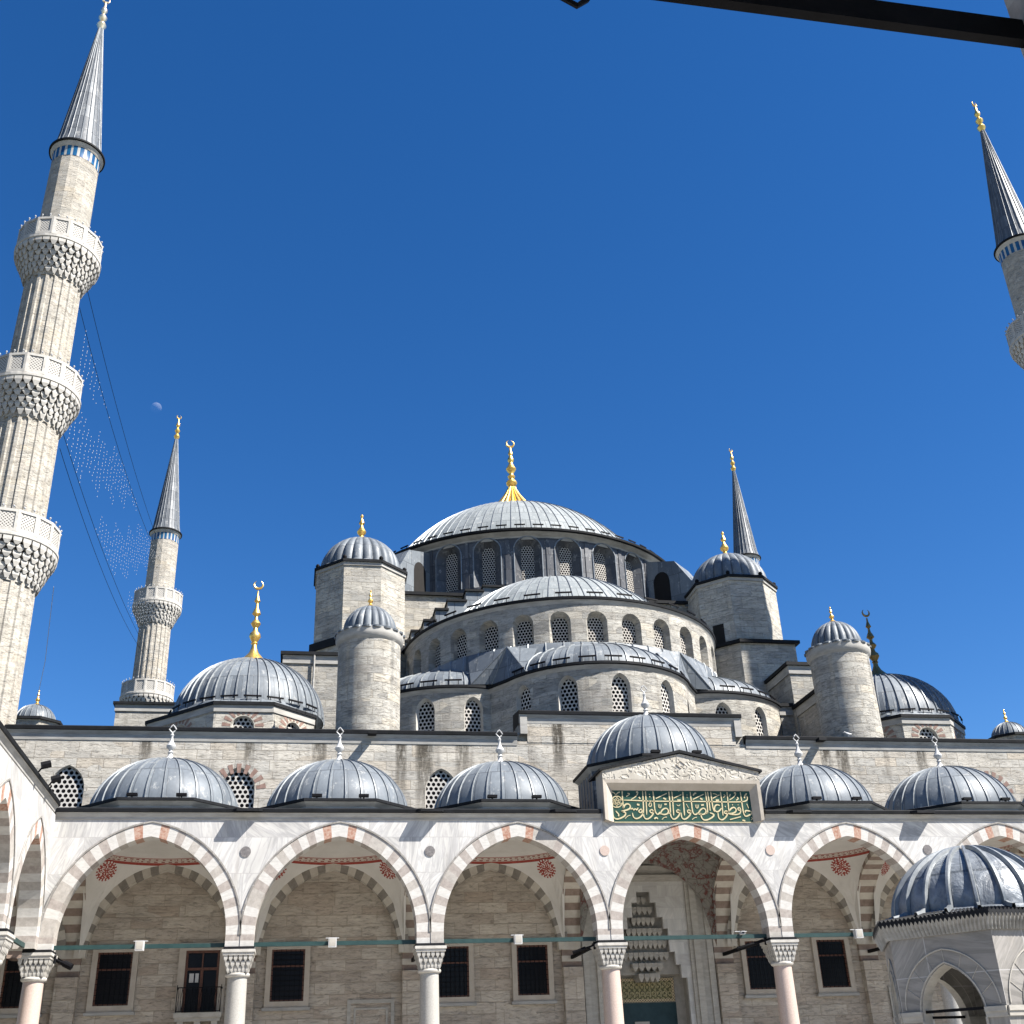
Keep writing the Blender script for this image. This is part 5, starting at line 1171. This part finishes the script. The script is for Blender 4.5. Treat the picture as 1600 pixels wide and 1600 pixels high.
for k in range(6):
    a, b = Vector(H[k]), Vector(H[(k+1) % 6]); L = (b-a).length; t = (b-a)/L; nrm = Vector((t.y, -t.x))
    P = lambda s, d, z, a=a, t=t, nrm=nrm: (a.x+t.x*s-nrm.x*d, a.y+t.y*s-nrm.y*d, z)
    q = MB(); q.box(L/2-.72, L/2+.72, .1, .15, 2.86, 2.92, 0, P); q.box(L/2-.72, L/2+.72, .1, .15, 2.50, 2.56, 0, P); q.build('tie_bars', 'black_iron', fo)
# coved cornice with flutes, scalloped edge
h0, h1, h2 = hexp(FW+.02), hexp(FW+.09), hexp(2.60)
q = MB()
for k in range(6):
    L = 26
    for j in range(L):
        def E(h, f): a, b = Vector(h[k]), Vector(h[(k+1) % 6]); v = a.lerp(b, f); return v
        f0, f1, fm = j/L, (j+1)/L, (j+.5)/L
        A0, A1, Am = E(h0, f0), E(h0, f1), E(h0, fm); B0, B1, Bm = E(h1, f0), E(h1, f1), E(h1, fm); C0, C1, Cm = E(h2, f0), E(h2, f1), E(h2, fm)
        ctr = Vector((FX, FY)); dn = ((Am-ctr).normalized())*.07
        q.face([(A0.x, A0.y, 4.2), (A1.x, A1.y, 4.2), (B1.x, B1.y, 4.56), (B0.x, B0.y, 4.56)], 0) if False else None
        q.face([(A0.x, A0.y, 4.42), (Am.x+dn.x, Am.y+dn.y, 4.42), (Bm.x+dn.x, Bm.y+dn.y, 4.56), (B0.x, B0.y, 4.58)], 0)
        q.face([(Am.x+dn.x, Am.y+dn.y, 4.42), (A1.x, A1.y, 4.42), (B1.x, B1.y, 4.58), (Bm.x+dn.x, Bm.y+dn.y, 4.56)], 0)
        q.face([(B0.x, B0.y, 4.58), (Bm.x+dn.x, Bm.y+dn.y, 4.56), (Cm.x, Cm.y, 4.74), (C0.x, C0.y, 4.74)], 0); q.face([(Bm.x+dn.x, Bm.y+dn.y, 4.56), (B1.x, B1.y, 4.58), (C1.x, C1.y, 4.74), (Cm.x, Cm.y, 4.74)], 0)
        # lead scallop tongue
        q.face([(C0.x*1.0, C0.y, 4.76), (Cm.x, Cm.y-.01, 4.66), (C1.x, C1.y, 4.76), (C1.x, C1.y, 4.80), (Cm.x, Cm.y, 4.86), (C0.x, C0.y, 4.80)], 1)
        
        I0, I1 = [(Vector((v.x-FX, v.y-FY)).normalized()*1.95) for v in (C0, C1)]
        q.face([(C0.x, C0.y, 4.80), (Cm.x, Cm.y, 4.86), (FX+(I0.x+I1.x)/2, FY+(I0.y+I1.y)/2, 4.95), (FX+I0.x, FY+I0.y, 4.93)], 1); q.face([(Cm.x, Cm.y, 4.86), (C1.x, C1.y, 4.80), (FX+I1.x, FY+I1.y, 4.93), (FX+(I0.x+I1.x)/2, FY+(I0.y+I1.y)/2, 4.95)], 1)
q.build('cornice', ['grey_trim', 'lead_dark', 'grey_trim'], fo)
q = MB(); dome(q, FX+.12, FY, 5.0, 1.84, 1.50, 20, 0, 1, .05, .09, 80, nprof=18, off=.4, skirt=[(2.3, 4.86), (2.08, 4.91), (1.93, 4.97)]); q.build('fountain_dome', ['lead_dented', 'lead_rib'], fo, 40)
q = MB(); q.prism(hexp(1.9), 0, 1.0, 0); q.build('basin', 'marble_grey', fo)
q = MB(); q.prism(hexp(FW+.9), 0, .18, 0); q.build('step', 'marble_grey', fo)
# ------------------------------------------------------------------ small things
# white box lights on the tie beams
ords = ['first arch from the left', 'second arch from the left', 'third arch from the left', 'portal arch with the green panel', 'arch right of the portal']
for k, x in enumerate((-21.31, -14.33, -7.22, 1.95, 6.93)):
    t = thing('box_light', (x, .30, 7.0), ('white box light on the tie beam under the '+ords[k]) if k != 3 else 'small low white light unit on the tie beam under the portal arch', 'light', 'lights on the green tie beams')
    s_ = 1 if k != 3 else .5
    q = MB(); q.box(x-.15*s_, x+.15*s_, .02, .30, 6.98-.22*s_*(k != 3), 7.10); q.build('housing', 'white_paint', t)
    q = MB(); q.box(x-.12*s_, x+.12*s_, .01, .018, 7.0-.20*s_*(k != 3), 7.07); q.build('lens', 'glass' if k == 3 else 'stone_trim', t)
    q = MB(); q.box(x-.25, x+.25, .28, .38, 7.102, 7.125); q.build('bracket', 'white_paint', t)
# black spotlights fixed near the capitals
def spot(x, z, tip, label, long=False):
    t = thing('spotlight', (x, .36, z), label, 'spotlight', 'black spotlights beside the capitals')
    a = Vector((x, .30, z)); b = Vector(tip)
    q = MB(); q.tube([a, a.lerp(b, .45)], .035, 0, 6); q.tube([a+Vector((0, 0, .12)), a-Vector((0, 0, .16))], .05, 0, 6); q.build('bracket', 'black_iron', t)
    d = (b-a).normalized(); q = MB(); q.tube([a.lerp(b, .4), a.lerp(b, .55)], .07, 0, 8); q.tube([a.lerp(b, .55), b], .12 if not long else .06, 0, 10); q.build('lamp_head', 'black_iron', t)
spot(SX[1]+.62, 6.55, (SX[1]+1.25, .2, 6.25), 'dark spotlight right of the leftmost column capital')
spot(SX[4]-.60, 6.70, (SX[4]-1.45, .5, 6.45), 'long dark lamp arm left of the capital left of the portal', True)
spot(SX[5]-.60, 6.75, (SX[5]-1.75, .5, 6.5), 'long dark lamp arm left of the capital right of the portal', True)
spot(SX[6]-.90, 6.62, (SX[6]-1.75, .5, 6.45), 'long dark lamp arm next to the fountain dome eave', True)
# floodlights on the porch dome eaves
names = ['leftmost porch dome', 'second porch dome', 'third porch dome from the left', 'raised dome above the green panel', 'porch dome just right of the green panel', 'rightmost porch dome']
for n_, i in enumerate((1, 2, 3, 4, 5, 6)):
    x = (SX[i]+SX[i+1])/2 + (0 if i != 4 else .1); z = 12.40 if i != 4 else 14.40
    for sd_, dx in (('left', -.93), ('right', .93)):
        t = thing('floodlight', (x+dx, .35, z), sd_+' black floodlight on the eave of the '+names[n_], 'floodlight', 'floodlights on the porch dome eaves')
        y = .42 if i != 4 else .55
        q = MB(); q.box(x+dx-.20, x+dx+.20, y-.10, y+.10, z+.06, z+.17); q.build('housing', 'black_iron', t)
        q = MB(); q.box(x+dx-.03, x+dx+.03, y-.03, y+.03, z-.08, z+.06); q.build('foot', 'lead_dark', t)
for k, (yy, lb) in enumerate(((-4.72, 'upper black spotlight on the slanting eave of the left arcade'), (-2.78, 'lower black spotlight on the slanting eave of the left arcade'))):
    t = thing('eave_spotlight', (-24.7, yy, 12.1), lb, 'spotlight', 'spotlights on the left arcade eave')
    q = MB(); q.tube([(-24.62, yy-.06, 12.26), (-24.34, yy+.02, 12.36)], .13, 0, 8); q.build('lamp_head', 'black_iron', t)
    q = MB(); q.tube([(-24.7, yy, 12.06), (-24.58, yy-.05, 12.22)], .03, 0, 5); q.build('bracket', 'black_iron', t)
# light garland strung between the two left minarets
gl = thing('light_garland', (-30, 32, 40), 'cables and net of tiny lights hanging between the two left minarets', 'string lights')
A1, B1 = Vector((-28.9, 8.2, 42.6)), Vector((-29.9, 56.9, 49.0)); A2, B2 = Vector((-29.1, 8.2, 41.2)), Vector((-29.9, 56.9, 47.9))
A3, B3 = Vector((-28.9, 8.2, 33.2)), Vector((-29.9, 56.9, 38.6)); A4, B4 = Vector((-28.9, 8.2, 32.2)), Vector((-29.9, 56.9, 38.0))
def cab(a, b, t, sag): p = a.lerp(b, t); return Vector((p.x, p.y, p.z-sag*4*t*(1-t)))
for a, b, sg in ((A1, B1, .9), (A2, B2, 1.2), (A3, B3, 1.0), (A4, B4, 1.3)):
    q = MB(); q.tube([cab(a, b, k/24, sg) for k in range(25)], .016, 0, 4); q.build('cable', 'black_iron', gl)
q = MB(); random.seed(11)
for k in range(40):
    t = .05+.93*k/39; top, bot = cab(A2, B2, t, 1.2), cab(A3, B3, t, 1.0); hh = top.z-bot.z
    ph = k*.42
    for j in range(30):
        f = j/30
        wave = sin(f*9+ph)+.6*sin(f*17-ph*1.7+k*.2)
        if wave < -.25: continue
        z = top.z-f*hh*.97; p = (top.x+random.uniform(-.03, .03), top.y+random.uniform(-.12, .12), z+random.uniform(-.06, .06)); r = .02
        q.face([(p[0]-r, p[1], p[2]), (p[0], p[1]-r, p[2]), (p[0]+r, p[1], p[2]), (p[0], p[1]+r, p[2]+.0)]); 
        for a, b in (((-r, 0), (0, -r)), ((0, -r), (r, 0)), ((r, 0), (0, r)), ((0, r), (-r, 0))): q.face([(p[0]+a[0], p[1]+a[1], p[2]), (p[0]+b[0], p[1]+b[1], p[2]), (p[0], p[1], p[2]+.10)])
tag(q.build('bulbs', 'bulb', gl), kind='stuff')
dc = MB(); dc.tube([(-28.2, 8.6, 24.6), (-29.6, 15.5, 23.2), (-31.2, 22.2, 23.6)], .014, 0, 4)
tag(dc.build('drop_cable', 'white_paint'), 'thin pale cable running down from the lowest balcony of the left minaret', 'cable')
# gull on the wall cornice
gu = MB()
gu.lathe(13.05, 6.85, [(.01, 17.24), (.07, 17.27), (.11, 17.33), (.10, 17.39), (.05, 17.44), (.01, 17.46)], 10, 0)
body = MB(); C0 = Vector((11.55, 6.96, 17.32))
prof = [(-.34, .015, .02), (-.24, .05, .0), (-.1, .095, .0), (.05, .11, .02), (.16, .085, .06), (.22, .055, .12), (.28, .06, .16), (.34, .045, .16), (.38, .012, .15), (.44, .006, .14)]
ring_ = []
for dx, r, dz in [(a*.6, b*.6, c*.6) for a, b, c in prof]: ring_.append([(C0.x-dx, C0.y+r*cos(2*PI*k/10), C0.z+dz+r*sin(2*PI*k/10)) for k in range(10)])
for i in range(len(ring_)-1):
    for k in range(10): body.face([ring_[i][k], ring_[i][(k+1) % 10], ring_[i+1][(k+1) % 10], ring_[i+1][k]])
for dy in (-.04, .04): body.tube([(C0.x, C0.y+dy, C0.z-.06), (C0.x, C0.y+dy, C0.z-.14)], .01, 0, 4)
tag(body.build('gull', 'bird', None, 60), 'small white gull standing on the wall cornice by the right turret', 'bird')
# moon
mt = NT('pale_day_moon'); nn_ = mt.noise(mt.obj(), .12, 3)
mt.fin(mt.ramp(nn_, [(.4, (.30, .30, .31)), (.6, (.55, .55, .56))]), 1., 0., 0.)
tr = mt.n('ShaderNodeBsdfTransparent'); df = mt.n('ShaderNodeBsdfDiffuse', {0: (.05, .05, .05, 1)}); mx = mt.n('ShaderNodeAddShader'); mt.t.links.new(tr.outputs[0], mx.inputs[0]); mt.t.links.new(df.outputs[0], mx.inputs[1]); gm = mt.n('ShaderNodeNewGeometry'); m2 = mt.n('ShaderNodeMixShader'); mt.t.links.new(gm.outputs['Backfacing'], m2.inputs[0]); mt.t.links.new(mx.outputs[0], m2.inputs[1]); mt.t.links.new(tr.outputs[0], m2.inputs[2]); mt.t.links.new(m2.outputs[0], mt.out.inputs[0])
dirm = Vector((-.13367, .84278, .5214)).normalized(); mc = Vector((-15.811, -45.83, 1.6))+dirm*3600
q = MB(); q.lathe(mc.x, mc.y, [(16*sin(PI*i/24)+1e-3, mc.z-16*cos(PI*i/24)) for i in range(25)], 48, 0)
tag(q.build('moon', mt.m, None, 180), 'pale half moon in the blue sky left of the centre', 'moon')
